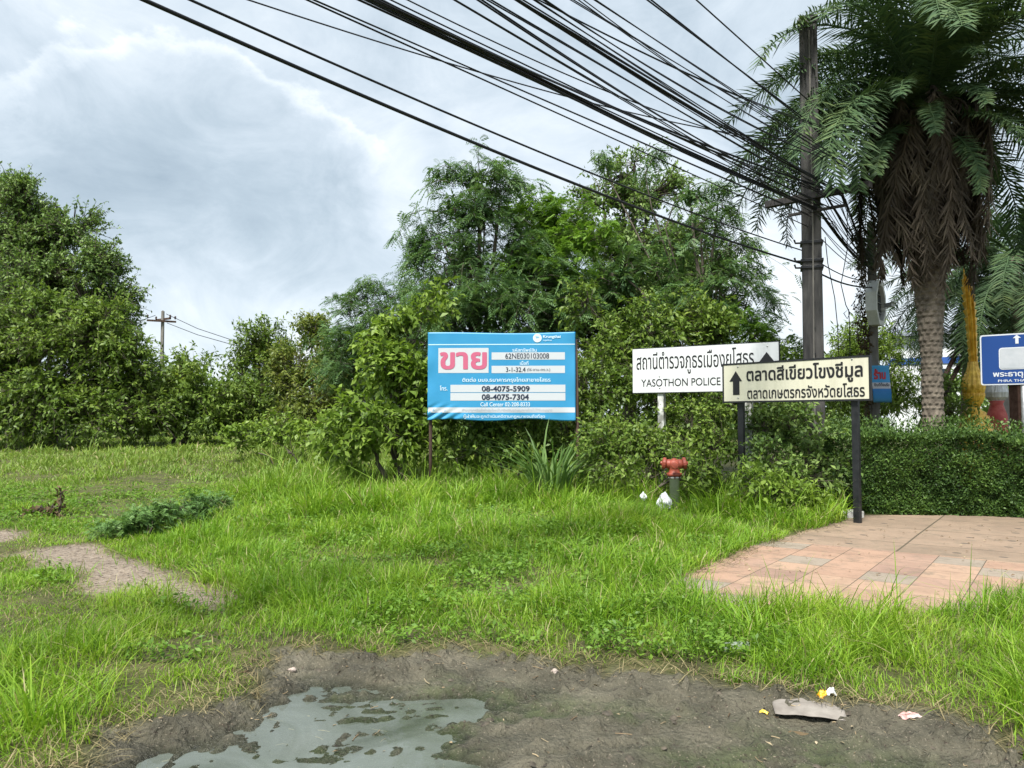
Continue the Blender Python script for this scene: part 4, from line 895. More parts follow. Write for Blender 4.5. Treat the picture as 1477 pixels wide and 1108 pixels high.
# second, paler pole with the octagonal frame
q2 = at(1262, 600, 17); pole2 = thing('utility_pole', 'slimmer pale concrete pole with the octagonal frame on it', 'utility pole', (q2[0], q2[1], 0), -.3)
z2 = at(1262, 320, 17)[2]
bm = bmesh.new(); box(bm, (0, 0, z2 / 2 - .1), (.2, .18, z2 + .2), 0, .015, .82); obj('shaft', bm, M['concrete2'], pole2)
bm = bmesh.new(); box(bm, (0, -.1, z2 - .45), (1.1, .07, .07), .6); obj('crossarm', bm, M['rust'], pole2)
acc = Acc(); k = 46; zz_ = rng.uniform(2.0, z2 - .2, k); an = rng.uniform(0, 6.28, k)
P0_ = np.stack([-.12 + .07 * np.cos(an), -.05 + .08 * np.sin(an), zz_], 1); tt = np.linspace(0, 1, 6)[None, :, None]
P1_ = P0_ + np.stack([rng.normal(-.08, .08, k), rng.normal(0, .06, k), -rng.uniform(.3, 1.2, k)], 1); pth = P0_[:, None] * (1 - tt) + P1_[:, None] * tt + rng.normal(0, .03, (k, 6, 3))
acc.add(*ntube(pth, np.full((k, 6), .007), 3)); vine = Acc(); pl = pth.reshape(-1, 3); pl = np.repeat(pl, 6, 0) + rng.normal(0, .045, (len(pl) * 6, 3)); foliage(vine, pl, np.tile([0, 0, -1.], (len(pl), 1)), 'broad', .075, .04)
vt = thing('dead_vine', 'dry brown vine hanging along the pale concrete pole', 'vine', (q2[0], q2[1], 0), -.3)
link('stems', acc.mesh('stems'), M['bark'], vt); link('leaves', vine.mesh('leaves'), M['deadleaf'], vt)
# octagonal frame seen almost edge on
oc = at(1262, 438, 16.7); zo = oc[2]
oct_ = thing('octagonal_frame', 'white octagonal box frame with dark mesh face on the pale pole', 'traffic frame', (oc[0] + .02, oc[1], zo), math.radians(52))
def ring8(r0, r1, y0, y1):
    bm = bmesh.new(); V = []
    for y in (y0, y1):
        for r in (r0, r1): V.append([bm.verts.new((r * math.cos(math.pi / 8 + q * math.pi / 4) * .92, y, r * math.sin(math.pi / 8 + q * math.pi / 4))) for q in range(8)])
    for q in range(8):
        n_ = (q + 1) % 8
        for a_, b2 in ((0, 1), (1, 3), (3, 2), (2, 0)): bm.faces.new((V[a_][q], V[a_][n_], V[b2][n_], V[b2][q]))
    bmesh.ops.recalc_face_normals(bm, faces=bm.faces[:]); return bm
obj('casing', ring8(.41, .52, -.11, .11), worn('casing_white', (.62, .63, .62), (.78, .79, .78), 6, .5), oct_)
bm = bmesh.new(); vs = [bm.verts.new((.405 * math.cos(math.pi / 8 + q * math.pi / 4) * .92, -.03, .405 * math.sin(math.pi / 8 + q * math.pi / 4))) for q in range(8)]; f = bm.faces.new(vs)
r = bmesh.ops.extrude_face_region(bm, geom=[f]); bmesh.ops.translate(bm, vec=(0, .06, 0), verts=[v for v in r['geom'] if isinstance(v, bmesh.types.BMVert)]); bmesh.ops.recalc_face_normals(bm, faces=bm.faces[:]); obj('face', bm, mat('dark_glass', (.014, .018, .026), .25)[0], oct_)
bm = bmesh.new()
for z in (-.2, .02, .2): box(bm, (0, -.05, z), (.70, .012, .012))
obj('grille', bm, M['steel'], oct_)
cc = at(1283, 443, 16.6); cam_ = thing('security_camera', 'small white camera on the edge of the octagonal frame', 'camera', tuple(cc), .3); cam_.scale = (.7, .7, .7)
bm = bmesh.new(); box(bm, (0, 0, .05), (.14, .3, .11), 0, .02); obj('body', bm, SWHITE, cam_); bm = bmesh.new(); box(bm, (0, -.04, .118), (.17, .38, .02), 0, .006); obj('hood', bm, SWHITE, cam_); bm = bmesh.new(); tube(bm, [(-.24, .1, -.06), (-.02, .08, -.04), (0, .08, .0)], .02, 6); obj('bracket', bm, SWHITE, cam_)
# poster strapped on the pale pole
pc_ = at(1271, 554, 16.6); po = thing('poster', 'small blue poster with red lettering tied on the pale pole', 'poster', (pc_[0], pc_[1], pc_[2]), -.12)
PW, PH = .38, .80
def curl(u, z): return .04 * np.cos(np.asarray(u) * 8) * -1 + .02 * np.sin(np.asarray(z) * 7)
U, Z = np.meshgrid(np.linspace(-PW / 2, PW / 2, 14), np.linspace(-PH / 2, PH / 2, 20)); Ush = U + .05 * (-(Z)) ; I = (np.arange(19)[:, None] * 14 + np.arange(13)[None]).ravel()
pmn, t, b = mat('poster_print', None, .45); co = t.n('ShaderNodeSeparateXYZ', i_0=t.n('ShaderNodeTexCoord').outputs['Object']).outputs[2]
t.put(b.inputs['Base Color'], t.ramp(t.math('ADD', co, .45), [(0, (.10, .26, .30)), (.16, (.05, .28, .62)), (.34, (.03, .22, .60)), (.36, (.62, .60, .64)), (.47, (.66, .64, .66)), (.49, (.05, .33, .68)), (1, (.07, .38, .70))]))
s_ = link('sheet', npmesh('sheet', np.stack([Ush.ravel(), curl(U, Z).ravel() , Z.ravel()], 1), np.stack([I, I + 1, I + 15, I + 14], 1)), pmn, po, True); s_.modifiers.new('thickness', 'SOLIDIFY').thickness = .004
RED = mat('poster_red', (.55, .04, .05), .5)[0]
lettering('ร้าน', po, -.15, .09, .10, .33, -.008, RED, .05, 60, 'lettering', curl); lettering('ยินดีต้อนรับ', po, -.15, .16, -.05, .03, -.008, NAVY, .02, 50, 'lettering', curl)

# ------------------------------------------------------------------ cables
CG = 'overhead cables strung across the sky'
def cable(pts, r, off=0.0, label='thin black overhead cable in the tangle leading up to the tall pole', s_end=27, jitter=0.0, end2=True, group=CG):
    """pixel points lie on the vertical plane through the pole along the line of poles, shifted sideways by off"""
    P0 = p1 + ND * off; S_, Z_ = [], []
    for px, py in pts:
        d = pxdir(px, py); A_ = np.array([[d[0], -LD[0]], [d[1], -LD[1]]]); k, s = np.linalg.solve(A_, P0); S_.append(s); Z_.append(CAMH + k * d[2])
    S_, Z_ = np.array(S_), np.array(Z_)
    if len(pts) > 2:
        c2 = np.polyfit(S_, Z_, 2); a = float(np.clip(c2[0], 0.0, .011))
    else: a = .004
    lin = np.polyfit(S_, Z_ - a * S_ ** 2, 1)
    ss = np.concatenate([np.linspace(0, s_end, 60)]); zz = a * ss ** 2 + lin[0] * ss + lin[1]
    if jitter: zz = zz + jitter * np.sin(ss * R_.uniform(.3, .6) + R_.uniform(0, 6))
    path = np.stack([P0[0] + LD[0] * ss, P0[1] + LD[1] * ss, zz], 1)
    if jitter: w_ = .6 * jitter * np.sin(ss * R_.uniform(.3, .6) + R_.uniform(0, 6)); path[:, 0] += ND[0] * w_; path[:, 1] += ND[1] * w_
    if end2 and zz[0] < 5.75:                                                  # onward to the second pole, sagging a little
        e = np.array([q2[0] + R_.uniform(-.1, .1), q2[1] - .15 + R_.uniform(-.1, .1), np.clip(4.72 + .45 * (zz[0] - 5.0), 4.2, z2 - .1)]); tt = np.linspace(1, 0, 14)[:-1][:, None]
        ex = path[0] * (1 - tt) + e * tt; ex[:, 2] -= .14 * np.sin(np.pi * tt[:, 0]); path = np.concatenate([ex, path])
    V, Q = ntube(path[None], np.full((1, len(path)), r), 6)
    tag(link('overhead_cable', npmesh('overhead_cable', V, Q), M['cable'], None, True), label, 'cable', group)
cable([(206, 0), (339, 59), (494, 124), (700, 212), (917, 300), (1156, 380)], .016, -.18, 'lowest and thickest single black cable sweeping to the top left')
cable([(275, 0), (464, 85), (700, 186), (843, 246), (1077, 335), (1153, 360)], .0105, -.18, 'second lowest black cable running just above the thickest one')
thin = [([(361, 0), (454, 32), (700, 106), (790, 132)], .006, -.1), ([(425, 0), (538, 44), (700, 112), (911, 202), (998, 255), (1100, 300)], .009, 0), ([(450, 0), (572, 57), (700, 106), (905, 190), (1100, 285)], .008, .05),
        ([(531, 0), (700, 69), (835, 138), (971, 190), (1100, 241)], .013, .2), ([(545, 0), (700, 72), (850, 146), (985, 196), (1100, 246)], .009, .22), ([(569, 0), (700, 70), (900, 160), (1100, 255)], .008, .15),
        ([(590, 0), (700, 53), (890, 138), (944, 162), (1100, 205)], .007, .3), ([(640, 0), (700, 22), (844, 102), (1025, 217), (1100, 262)], .008, .4), ([(690, 0), (700, 8), (890, 130), (1100, 252)], .011, .42),
        ([(704, 0), (835, 76), (944, 133), (1100, 233)], .009, .5), ([(743, 0), (862, 73), (971, 143), (1100, 217)], .013, .52), ([(747, 0), (866, 77), (975, 148), (1100, 222)], .008, .53), ([(754, 0), (868, 70), (1000, 150), (1100, 213)], .009, .55),
        ([(765, 0), (873, 62), (1074, 195)], .008, .6), ([(779, 0), (827, 27), (968, 95), (1041, 127), (1100, 152)], .008, .62), ([(787, 0), (868, 54), (1079, 179)], .008, .65),
        ([(830, 0), (944, 76), (1038, 125), (1100, 168)], .007, .7), ([(835, 0), (971, 97), (1100, 176)], .007, .72), ([(857, 0), (984, 81), (1100, 162)], .008, .74)]
for p, r, o in thin: cable(p, r * .88, o, s_end=18)
for q in range(18):
    p, r, o = thin[(q * 2 + 3) % len(thin)]; a0, a1 = R_.uniform(-9, 9), R_.uniform(-5, 5)
    cable([(x + a0 * (1 - i / (len(p) - 1)), y + a1 * i / (len(p) - 1)) for i, (x, y) in enumerate(p)], r * .82, o + R_.uniform(-.06, .06), s_end=18)
for p in ([(933, 0), (1025, 68), (1100, 126)], [(938, 0), (1029, 69), (1100, 128)], [(1003, 0), (1055, 43), (1100, 87)]): cable(p, .011, .2, 'high black wire climbing steeply toward the top of the pole', 12, 0, False)
for q in range(7):
    o = R_.uniform(-4, 4); cable([(505 + q * 6.5, 0), (700, 83 - q * 2.2), (795, 126 + o * .4), (911, 179 + o * .6), (1100, 265 + o)], R_.choice((.008, .010, .012)), .1 + q * .012, 'black cable twisted in the thickest bundle above the trees', 18, .025)
# service wires hanging slack beside the pole
for pts in ([(1190, 342), (1194, 380), (1204, 430), (1208, 470), (1212, 560)], [(1222, 300), (1222, 360), (1213, 410), (1220, 440), (1226, 452), (1222, 460), (1217, 452), (1224, 446), (1226, 480), (1226, 560)]):
    bm = bmesh.new(); tube(bm, [tuple(at(x, y, 14.2 + .002 * i)) for i, (x, y) in enumerate(pts)], .008, 6); tag(obj('service_wire', bm, M['cable'], None, True), 'loose wire hanging straight down beside the tall pole' if len(pts) == 5 else 'loose hanging wire with a small loop near its lower end', 'cable')
# far pole
fp = at(232, 600, 60); up_ = thing('utility_pole', 'distant utility pole rising over the low shrub at left', 'utility pole', (fp[0], fp[1], 0)); fz = at(232, 449, 60)[2]
bm = bmesh.new(); box(bm, (0, 0, fz / 2), (.26, .26, fz), 0, 0, .7); obj('shaft', bm, M['concrete2'], up_)
bm = bmesh.new(); box(bm, (0, -.2, fz - .8), (2.1, .14, .14), .5); obj('crossarm', bm, M['rust'], up_); bm = bmesh.new(); box(bm, (0, .1, fz - .62), (1.9, .14, .14), -.6); obj('crossarm', bm, M['rust'], up_)
bm = bmesh.new()
for x, y in ((-.9, -.6), (.85, .3), (-.75, .5), (.8, -.5), (0, 0)): lathe(bm, [(.05, 0), (.09, .06), (.05, .12), (.09, .18), (.03, .26)], 8, (x, y, fz - .6 + .05 * (x == 0) * 8))
obj('insulator', bm, M['rust'], up_)
for pts in ([(240, 453), (285, 474), (345, 494)], [(241, 466), (285, 483), (345, 500)], [(224, 455), (205, 462), (150, 470)]):
    ps = [tuple(at(x, y, 60 - 3 * i)) for i, (x, y) in enumerate(pts)]; bm = bmesh.new(); tube(bm, ps, .025, 5); tag(obj('overhead_cable', bm, M['cable']), 'distant wire strung from the far utility pole', 'cable', 'wires of the far pole')

# ------------------------------------------------------------------ fire hydrant
hp = at(973, 715, 12.5); hz = h1(hp[0], hp[1]); hy = thing('fire_hydrant', 'red two outlet fire hydrant on a grey pipe in the grass', 'fire hydrant', (hp[0], hp[1], hz), -.15)
RH = worn('hydrant_red', (.17, .035, .022), (.33, .075, .045), 9, .5, bst=.1); ht = at(973, 663, 12.5)[2] - hz
bm = bmesh.new(); lathe(bm, [(.078, -.1), (.078, ht - .30), (.105, ht - .30), (.105, ht - .27)], 20); obj('standpipe', bm, worn('pipe_grey', (.42, .42, .42), (.62, .62, .61), 9, .5), hy, True)
bm = bmesh.new(); lathe(bm, [(.115, ht - .268), (.125, ht - .25), (.125, ht - .215), (.09, ht - .205), (.088, ht - .15), (.10, ht - .12), (.11, ht - .06), (.09, ht - .015), (.04, ht - .005), (.035, ht + .02)], 22)
for sgn in (-1, 1):
    MM = Matrix.Translation((0, 0, ht - .085)) @ Matrix.Rotation(sgn * math.radians(82), 4, 'Y') @ Matrix.Rotation(0, 4, 'Z'); lathe(bm, [(.085, 0), (.078, .10), (.07, .115), (.07, .135)], 18, M=MM)
obj('head', bm, RH, hy, True)
for sgn in (-1, 1):
    MM = Matrix.Translation((0, 0, ht - .085)) @ Matrix.Rotation(sgn * math.radians(82), 4, 'Y'); bm = bmesh.new(); lathe(bm, [(.09, .137), (.096, .148), (.096, .182), (.08, .195), (.03, .2), (.025, .222)], 14, M=MM, mod=lambda a, z: 1 + .04 * (math.sin(a * 7) > 0)); obj('outlet_cap', bm, RH, hy)
bm = bmesh.new(); lathe(bm, [(.06, .178), (.062, .2), (.05, .215), (.02, .22)], 12, M=Matrix.Translation((0, 0, ht - .085)) @ Matrix.Rotation(math.radians(90), 4, 'X')); obj('front_cap', bm, RH, hy)

for sgn in (-1, 1):                                        # cap chains
    bm = bmesh.new(); tube(bm, [(sgn * .17, -.03, ht - .17), (sgn * .15, -.07, ht - .25), (sgn * .12, -.06, ht - .27), (sgn * .10, -.05, ht - .22)], .007, 5); obj('chain', bm, M['rust'], hy, True)
bm = bmesh.new()
for q in range(8): box(bm, (.098 * math.cos(q * .785), .098 * math.sin(q * .785), ht - .285), (.022, .022, .05), q * .785)
obj('flange_bolt', bm, M['rust'], hy)
# ------------------------------------------------------------------ golden ornament and what stands beside it
GOLD = worn('gold_paint', (.56, .30, .02), (.95, .63, .10), 11, .34, .12, bst=.25, spec=.5)
gd = 16.0; gp = at(1405, 600, gd); go = thing('golden_ornament', 'tall golden lotus bud ornament with a pointed flame shaped spire', 'ornament', (gp[0], gp[1], 0), -.3)
zz = lambda y: at(1405, y, gd)[2]
scale_mod = lambda a, z: 1 + .10 * abs(math.sin(a * 7 + z * 32)) * abs(math.sin(a * 7 - z * 32))
bm = bmesh.new(); lathe(bm, [(.34, 0), (.34, zz(612)), (.28, zz(610)), (.28, zz(600)), (.22, zz(599)), (.22, zz(595)), (.14, zz(592)), (.11, zz(587)), (.10, zz(585))], 28); obj('pedestal', bm, GOLD, go, True)
bm = bmesh.new(); pr = [(.10, 588), (.15, 581), (.185, 575), (.20, 571), (.20, 568), (.182, 567), (.205, 562), (.21, 556), (.195, 549), (.16, 542), (.12, 536), (.10, 530), (.085, 522)]
lathe(bm, [(r, zz(y + 0.0)) for r, y in pr for _ in (0,)], 56, mod=scale_mod); obj('lotus_bud', bm, GOLD, go)
bm = bmesh.new(); K = 90; rows = []
for j in range(K):
    f = j / (K - 1); y = 536 - (536 - 393) * f; z = zz(y)
    wid = np.interp(f, [0, .1, .3, .62, .78, .88, .95, 1], [.085, .085, .095, .115, .115, .09, .045, .004]); teeth = 1 + (.42 if f > .5 else .22) * ((j % 7) / 7 - .5)
    xo = np.interp(f, [0, .5, .8, 1], [.02, -.01, -.05, -.12])
    sec = [(-1, .1), (-.62, -.75), (-.36, -.25), (0, -1.0), (.36, -.25), (.62, -.75), (1, .1), (.5, .5), (-.5, .5)]
    rows.append([bm.verts.new((xo + wid * (teeth if abs(sx) > .9 else 1) * sx, wid * .7 * sy, z)) for sx, sy in sec])
for r0, r1 in zip(rows, rows[1:]):
    for k in range(9): bm.faces.new((r0[k], r0[(k + 1) % 9], r1[(k + 1) % 9], r1[k]))
bm.faces.new(rows[0][::-1]); bm.faces.new(rows[-1]); bmesh.ops.recalc_face_normals(bm, faces=bm.faces[:]); obj('spire', bm, GOLD, go)
bm = bmesh.new(); lathe(bm, [(.012, zz(400)), (.02, zz(397)), (.008, zz(394)), (.015, zz(391)), (.002, zz(384))], 8, (-.12, 0, 0)); obj('finial', bm, GOLD, go)
sp_ = at(1438, 600, 16.6); so = thing('silver_ornament', 'silver lotus bud on a red pedestal behind the blue sign', 'ornament', (sp_[0], sp_[1], 0)); z3 = lambda y: at(1438, y, 16.6)[2]
bm = bmesh.new(); lathe(bm, [(.2, 0), (.2, z3(600)), (.15, z3(590)), (.12, z3(583)), (.15, z3(578))], 24); obj('pedestal', bm, worn('pedestal_red', (.35, .05, .045), (.50, .13, .11), 8, .6), so, True)
bm = bmesh.new(); lathe(bm, [(.15, z3(577)), (.2, z3(573)), (.215, z3(566)), (.19, z3(555)), (.13, z3(546)), (.07, z3(538)), (.02, z3(520))], 48, mod=scale_mod); obj('lotus_bud', bm, worn('silver_paint', (.45, .46, .47), (.66, .67, .68), 9, .4, .3), so)
wl = at(1450, 600, 17.5); z4 = lambda y: at(1450, y, 17.5)[2]
wa = thing('white_wall', 'short white plastered wall behind the silver ornament', 'wall', (wl[0], wl[1], 0)); bm = bmesh.new(); box(bm, (.05, 0, z4(566) / 2), (.55, .25, z4(566)), 0, .015); obj('wall', bm, worn('plaster_white', (.50, .49, .46), (.68, .68, .66), 4, .85), wa); bm = bmesh.new(); box(bm, (.05, 0, z4(566) + .04), (.62, .32, .075), 0, .01); obj('coping', bm, worn('coping_grey', (.3, .29, .27), (.5, .49, .46), 5, .85), wa)
bp = at(1472, 600, 17); bpo = thing('brick_pillar', 'brown pillar with a sandy cap at the right edge behind the sign', 'pillar', (bp[0], bp[1], 0)); z5 = at(1472, 556, 17)[2]
bm = bmesh.new(); box(bm, (0, 0, z5 / 2), (.3, .3, z5), 0, .01); obj('shaft', bm, worn('brown_brick', (.10, .05, .035), (.20, .11, .08), 12, .9), bpo); bm = bmesh.new(); box(bm, (0, 0, z5 + .04), (.42, .42, .08), 0, .01); obj('cap', bm, M['concrete2'], bpo)
for (x0, y0, x1, y1, lb) in ((1354, 560, 1395, 478, 'dark slanting timber prop nearest the palm trunk'), (1360, 572, 1396, 503, 'dark slanting timber prop set lower beside its twin')):
    bm = bmesh.new(); a_, b2 = at(x0, y0, 20), at(x1, y1, 21); d_ = (a_ - b2); a_ = a_ + d_ * (a_[2] / max(.01, b2[2] - a_[2])) * 1.0; tube(bm, [tuple(a_), tuple(b2)], .06, 8); tag(obj('timber_prop', bm, M['rust']), lb, 'prop', 'timber props of the dark palm')
# white building with a blue stripe far behind
bl0, bl1 = at(1283, 600, 46), at(1640, 600, 40); blg = thing('white_building', 'long white building with a blue stripe far behind the palm trunk', 'building', (bl0[0], bl0[1], 0), math.atan2(bl1[1] - bl0[1], bl1[0] - bl0[0])); LN = math.hypot(*(bl1 - bl0)[:2]); z6 = lambda y: at(1300, y, 46)[2]
bm = bmesh.new(); box(bm, (LN / 2, 4, z6(487) / 2), (LN, 8, z6(487))); obj('wall', bm, worn('wall_white', (.60, .62, .64), (.72, .74, .75), .5, .8), blg)
bm = bmesh.new(); box(bm, (LN / 2, -.03, (z6(518) + z6(527)) / 2), (LN, .05, z6(518) - z6(527))); obj('stripe', bm, mat('stripe_blue', (.03, .09, .32), .5)[0], blg)
bm = bmesh.new(); M_ = [(-.4, -.5, z6(487)), (LN + .4, -.5, z6(487)), (LN + .4, 4, z6(468)), (-.4, 4, z6(468)), (LN + .4, 8.5, z6(487)), (-.4, 8.5, z6(487))]; v = [bm.verts.new(p) for p in M_]; bm.faces.new((v[0], v[1], v[2], v[3])); bm.faces.new((v[3], v[2], v[4], v[5])); r = bmesh.ops.extrude_face_region(bm, geom=bm.faces[:]); bmesh.ops.translate(bm, vec=(0, 0, .14), verts=[q for q in r['geom'] if isinstance(q, bmesh.types.BMVert)]); bmesh.ops.recalc_face_normals(bm, faces=bm.faces[:]); obj('roof', bm, worn('roof_grey', (.16, .18, .22), (.26, .28, .32), 1, .6), blg)
for i in range(4):
    bm = bmesh.new(); box(bm, (2.5 + i * 3.4, -.02, z6(545)), (1.5, .06, .9)); wnd = obj('window', bm, mat('window_glass', (.03, .04, .05), .15)[0], blg); bm = bmesh.new(); box(bm, (2.5 + i * 3.4, -.04, z6(545) - .52), (1.7, .16, .1)); obj('sill', bm, SWHITE, wnd)

# ------------------------------------------------------------------ small things on the ground
def crumple(name, label, cat, px, py, sx, sy, sz, m, seed, rz=0, n=18, group=None, lift=.0):
    p = ground(px, py); r = np.random.default_rng(seed); U, Vv_ = np.meshgrid(np.linspace(-1, 1, n), np.linspace(-1, 1, n))
    ed = 1 + .25 * (fbm(U * 1.6 + seed, Vv_ * 1.6, seed) - .5); x = U * sx / 2 * ed; y = Vv_ * sy / 2 * ed
    base = np.maximum(0, 1 - .75 * (U ** 2 + Vv_ ** 2)) * sz; z = base * (.35 + 1.3 * fbm(U * 2.3 + seed, Vv_ * 2.3, seed + 1, 3)) + .25 * sz * np.abs(np.sin(U * 4 + Vv_ * 3 + seed))
    I = (np.arange(n - 1)[:, None] * n + np.arange(n - 1)[None]).ravel(); o = link(name, npmesh(name, np.stack([x.ravel(), y.ravel(), z.ravel()], 1), np.stack([I, I + 1, I + 1 + n, I + n], 1)), m)
    o.modifiers.new('thickness', 'SOLIDIFY').thickness = .003; o.location = (p[0], p[1], p[2] + lift); o.rotation_euler.z = rz; return tag(o, label, cat, group)
BAG = mat('plastic_bag_white', (.58, .60, .61), .35, 0, .5)[0]
def bag(px, py, d, s, label, seed):
    p = at(px, py, d); bm = bmesh.new(); bmesh.ops.create_icosphere(bm, subdivisions=4, radius=1); r = np.random.default_rng(seed); ph = r.uniform(0, 6, 6)
    for v in bm.verts:
        x, y, z = v.co; k = 1 + .10 * math.sin(5 * x + 4 * z + ph[0]) + .09 * math.sin(7 * y - 6 * z + ph[1]) + .06 * math.sin(13 * x + 9 * y + ph[2]); q = 1 - .62 * max(0, z) ** 1.2
        v.co = Vector((x * k * q * s * .9, y * k * q * s * .8, (z * k + (.35 * max(0, z - .55))) * s * 1.0))
    o = obj('plastic_bag', bm, BAG, None, False); o.location = (p[0], p[1], p[2]); return tag(o, label, 'plastic bag')
bag(958, 724, 11.9, .125, 'white tied plastic bag in the grass below the hydrant', 2); bag(928, 716, 12.1, .06, 'small pale plastic bag sunk in grass left of the hydrant', 5)
crumple('cloth_sheet', 'crumpled grey cloth sheet lying on the muddy edge', 'cloth', 1165, 1026, .36, .26, .018, worn('cloth_grey', (.17, .15, .13), (.28, .255, .225), 8, .85), 3, -.25, 24, None, .016)
crumple('paper_scrap', 'white and pink paper scrap on the mud near right edge', 'paper', 1312, 1034, .12, .06, .02, worn('paper_pink', (.50, .22, .20), (.65, .58, .54), 18, .8), 6, .2)
crumple('plastic_wrapper', 'orange plastic wrapper beside the grey cloth sheet', 'wrapper', 1187, 1006, .07, .05, .035, mat('wrapper_orange', (.72, .33, .02), .35)[0], 8, .4)
crumple('plastic_wrapper', 'small white wrapper beside the orange one', 'wrapper', 1198, 1002, .055, .04, .03, BAG, 9, .1)
crumple('plastic_wrapper', 'tiny yellow wrapper alone on the mud', 'wrapper', 1102, 1028, .045, .025, .012, mat('wrapper_yellow', (.72, .5, .05), .4)[0], 12, -.6)
crumple('dry_leaf', 'tan flat dry leaf lying on dark mud below the cloth', 'leaf', 1152, 1060, .16, .035, .012, M['deadleaf'], 14, -.35)
STONE = worn('stone_pale', (.30, .24, .2), (.46, .39, .34), 9, .85, bst=.4)
def stone(px, py, s, label, seed, m=None, sq=(1, .8, .6)):
    p = ground(px, py); bm = bmesh.new(); bmesh.ops.create_icosphere(bm, subdivisions=3, radius=1); r = np.random.default_rng(seed); ph = r.uniform(0, 6, 4)
    for v in bm.verts:
        x, y, z = v.co; k = 1 + .16 * math.sin(3 * x + ph[0]) + .13 * math.sin(4 * y + 3 * z + ph[1]) + .05 * math.sin(11 * x - 9 * z + ph[2]); v.co = Vector((x * k * s * sq[0], y * k * s * sq[1], z * k * s * sq[2]))
    o = obj('stone', bm, m or STONE, None, False); o.location = (p[0], p[1], p[2] + s * .25); return tag(o, label, 'stone')
stone(768, 1086, .028, 'pale pinkish stone alone on the wet mud', 1); stone(800, 970, .026, 'tan stone at the grass edge of the mud', 2); stone(420, 968, .03, 'pale stone beside the puddle head', 4); stone(1310, 1088, .022, 'grey stone on the mud near lower right corner', 5)
DARKCLOD = worn('clod_dark', (.025, .02, .016), (.06, .048, .038), 14, .8, bst=.6)
stone(1175, 1073, .055, 'dark clod of wet earth below the cloth sheet', 7, DARKCLOD, (1.2, .8, .45))
cbp = ground(1228, 748); cb = thing('concrete_block', 'white rough concrete block beside the market sign post', 'concrete block', (cbp[0], cbp[1], 0), .2); bm = bmesh.new(); box(bm, (0, .1, .05), (.42, .25, .12), 0, .015); obj('block', bm, worn('block_white', (.36, .35, .33), (.56, .56, .53), 9, .9, bst=.4), cb)
# clear bottle lying in the verge
bt = ground(1045, 948); bo = thing('plastic_bottle', 'clear plastic bottle lying in the verge grass', 'bottle', (bt[0], bt[1], bt[2] + .06), .3); bm = bmesh.new(); MM = Matrix.Rotation(math.radians(90), 4, 'Y'); lathe(bm, [(.026, 0), (.032, .01), (.032, .06), (.03, .07), (.032, .08), (.032, .15), (.02, .19), (.013, .2), (.013, .21)], 16, M=MM); gl, t, b = mat('bottle_plastic', (.8, .85, .85), .1); b.inputs['Alpha'].default_value = .22; obj('body', bm, gl, bo, True); bm = bmesh.new(); lathe(bm, [(.016, .205), (.016, .225)], 12, M=MM); obj('cap', bm, BAG, bo)
# dead brown branch with curled leaves
db = ground(62, 745); dbo = thing('dead_branch', 'dry brown fallen branch with curled leaves and one upright tip', 'branch', tuple(db)); bm = bmesh.new()
q = lambda x, y: tuple(at(x, y, db[1]) - db)
for pts in ([(20, 748), (45, 738), (70, 735), (88, 728)], [(86, 738), (88, 720), (87, 705)], [(72, 742), (76, 728), (82, 740)], [(50, 742), (60, 730), (66, 742)]): tube(bm, [q(*p) for p in pts], [.02, .016, .01][:len(pts)] + [.008] * max(0, len(pts) - 3), 6)
obj('stem', bm, M['bark'], dbo); acc = Acc(); c_ = np.array([q(x, y) for x, y in ((35, 742), (45, 738), (55, 738), (65, 736), (75, 736), (84, 733), (87, 712))]); P = np.repeat(c_, 26, 0) + rng.normal(0, .05, (26 * 7, 3)); P[-26:] = c_[-1] + rng.normal(0, .02, (26, 3)) * [1, 1, 3]; foliage(acc, P, nrm(rng.normal(0, 1, P.shape)), 'broad', .11, .05); link('leaves', acc.mesh('leaves'), M['deadleaf'], dbo)
# twigs, straw and crumbs scattered over the mud and the pavement
acc = Acc(); n = 420; x = rng.uniform(-2.4, 4.2, n); y = rng.uniform(3.2, 5.6, n); m, p, d = masks(x, y); edge = np.exp(-(m / .35) ** 2); k = (m > -.1) & (rng.random(n) < .22 + .78 * edge); x, y = x[k], y[k]; n = len(x)
c = np.stack([x, y, hgt(x, y) + .006], 1); an = rng.normal(-.1, .9, n); L_ = rng.uniform(.015, .09, n); d_ = np.stack([np.cos(an), np.sin(an), rng.normal(0, .12, n)], 1) * L_[:, None]
tt = np.linspace(-.5, .5, 3)[None, :, None]; acc.add(*ntube(c[:, None] + d_[:, None] * tt + rng.normal(0, .003, (n, 3, 3)), np.tile(rng.uniform(.0012, .0035, (n, 1)), (1, 3)), 4))
n = 260; x = rng.uniform(-2.4, 4.2, n); y = rng.uniform(3.2, 5.6, n); m, p, d = masks(x, y); k = m > 0; x, y = x[k], y[k]; n = len(x); P = np.stack([x, y, hgt(x, y) + .006], 1); s = rng.uniform(.4, 1.2, n); acc.add(*leafquads(P, nrm(np.stack([rng.normal(0, 1, n), rng.normal(0, 1, n), rng.normal(0, .15, n)], 1)), nrm(UP + rng.normal(0, .3, (n, 3))), .035 * s, .014 * s))
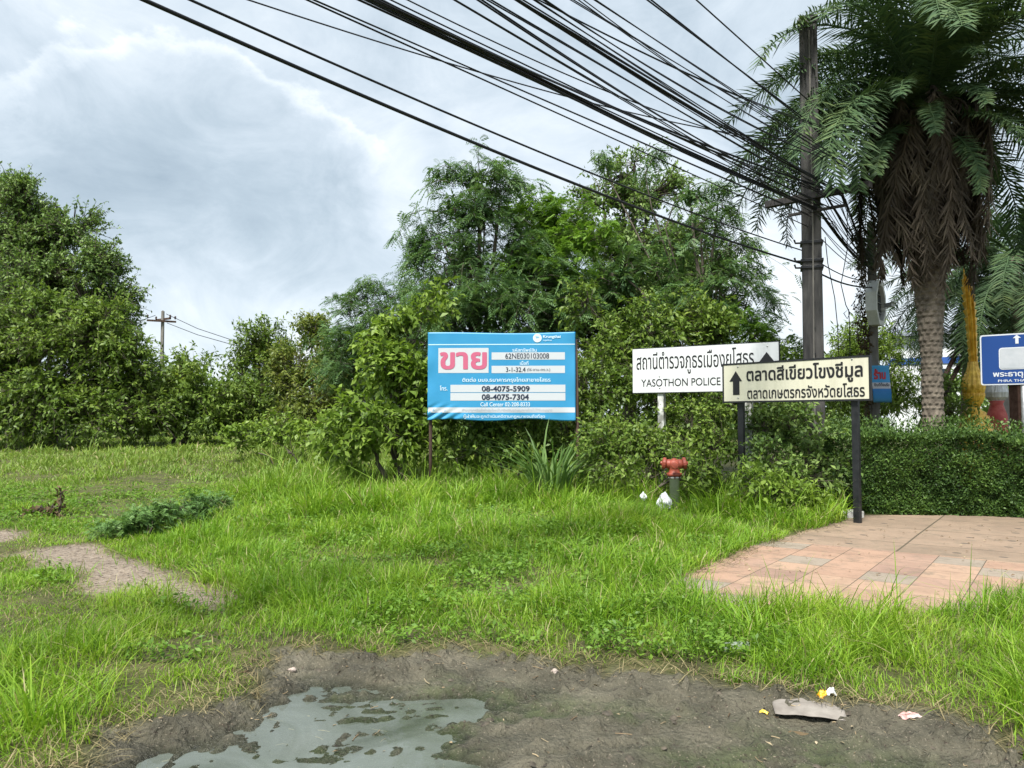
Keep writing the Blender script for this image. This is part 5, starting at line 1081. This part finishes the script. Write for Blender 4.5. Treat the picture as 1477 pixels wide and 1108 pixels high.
n = 240; x = rng.uniform(1.6, 7.5, n); y = rng.uniform(6.0, 11, n); k = sdf(x, y, PAVP) > .05; x, y = x[k], y[k]; n = len(x); P = np.stack([x, y, np.full(n, .03)], 1); s = rng.uniform(.4, 1.1, n); acc.add(*leafquads(P, nrm(np.stack([rng.normal(0, 1, n), rng.normal(0, 1, n), rng.normal(0, .15, n)], 1)), nrm(UP + rng.normal(0, .3, (n, 3))), .05 * s, .022 * s))
tag(link('debris', acc.mesh('debris'), leafmat('litter', [(.06, .04, .025), (.16, .11, .065), (.33, .26, .16), (.45, .38, .26)], .05, .85)), 'dry twigs and leaf scraps scattered on mud and pavement', 'litter', kind='stuff')

# small wet clods thrown up along the ruts
acc = Acc(); n = 900; x = rng.uniform(-2.6, 5.0, n); y = rng.uniform(3.2, 5.7, n); m, p, d = masks(x, y); k = (m > 0) & (fbm(x * 1.2 + y * .3, y * 5, 500, 3) > .47 + .15 * rng.random(n)) & (sdf(x, y, WATP) < .05); x, y = x[k], y[k]
oc_ = np.array([[1, 0, 0], [.6, .7, .1], [-.3, .9, 0], [-1, .1, 0], [-.5, -.8, .1], [.4, -.9, 0], [.35, .3, .75], [-.35, .25, .9], [-.1, -.45, .7]]); of_ = np.array([[0, 1, 6], [1, 2, 6], [2, 7, 6], [2, 3, 7], [3, 4, 7], [4, 8, 7], [4, 5, 8], [5, 0, 8], [0, 6, 8], [6, 7, 8]])
for xx, yy, zz_ in zip(x, y, hgt(x, y)):
    s_ = .006 + .02 * rng.random() ** 3; V = (oc_ + rng.normal(0, .14, oc_.shape)) * s_ * [1.3, .9, .8]; a_ = rng.uniform(0, 6.3); V = V @ np.array([[math.cos(a_), -math.sin(a_), 0], [math.sin(a_), math.cos(a_), 0], [0, 0, 1]]).T; acc.add(V + [xx, yy, zz_ - .002], None, of_)
tag(link('mud_clods', acc.mesh('mud_clods'), worn('clod_mud', (.03, .025, .018), (.11, .092, .066), 30, .7)), 'small wet clods of mud scattered along the ruts', 'mud', kind='stuff')
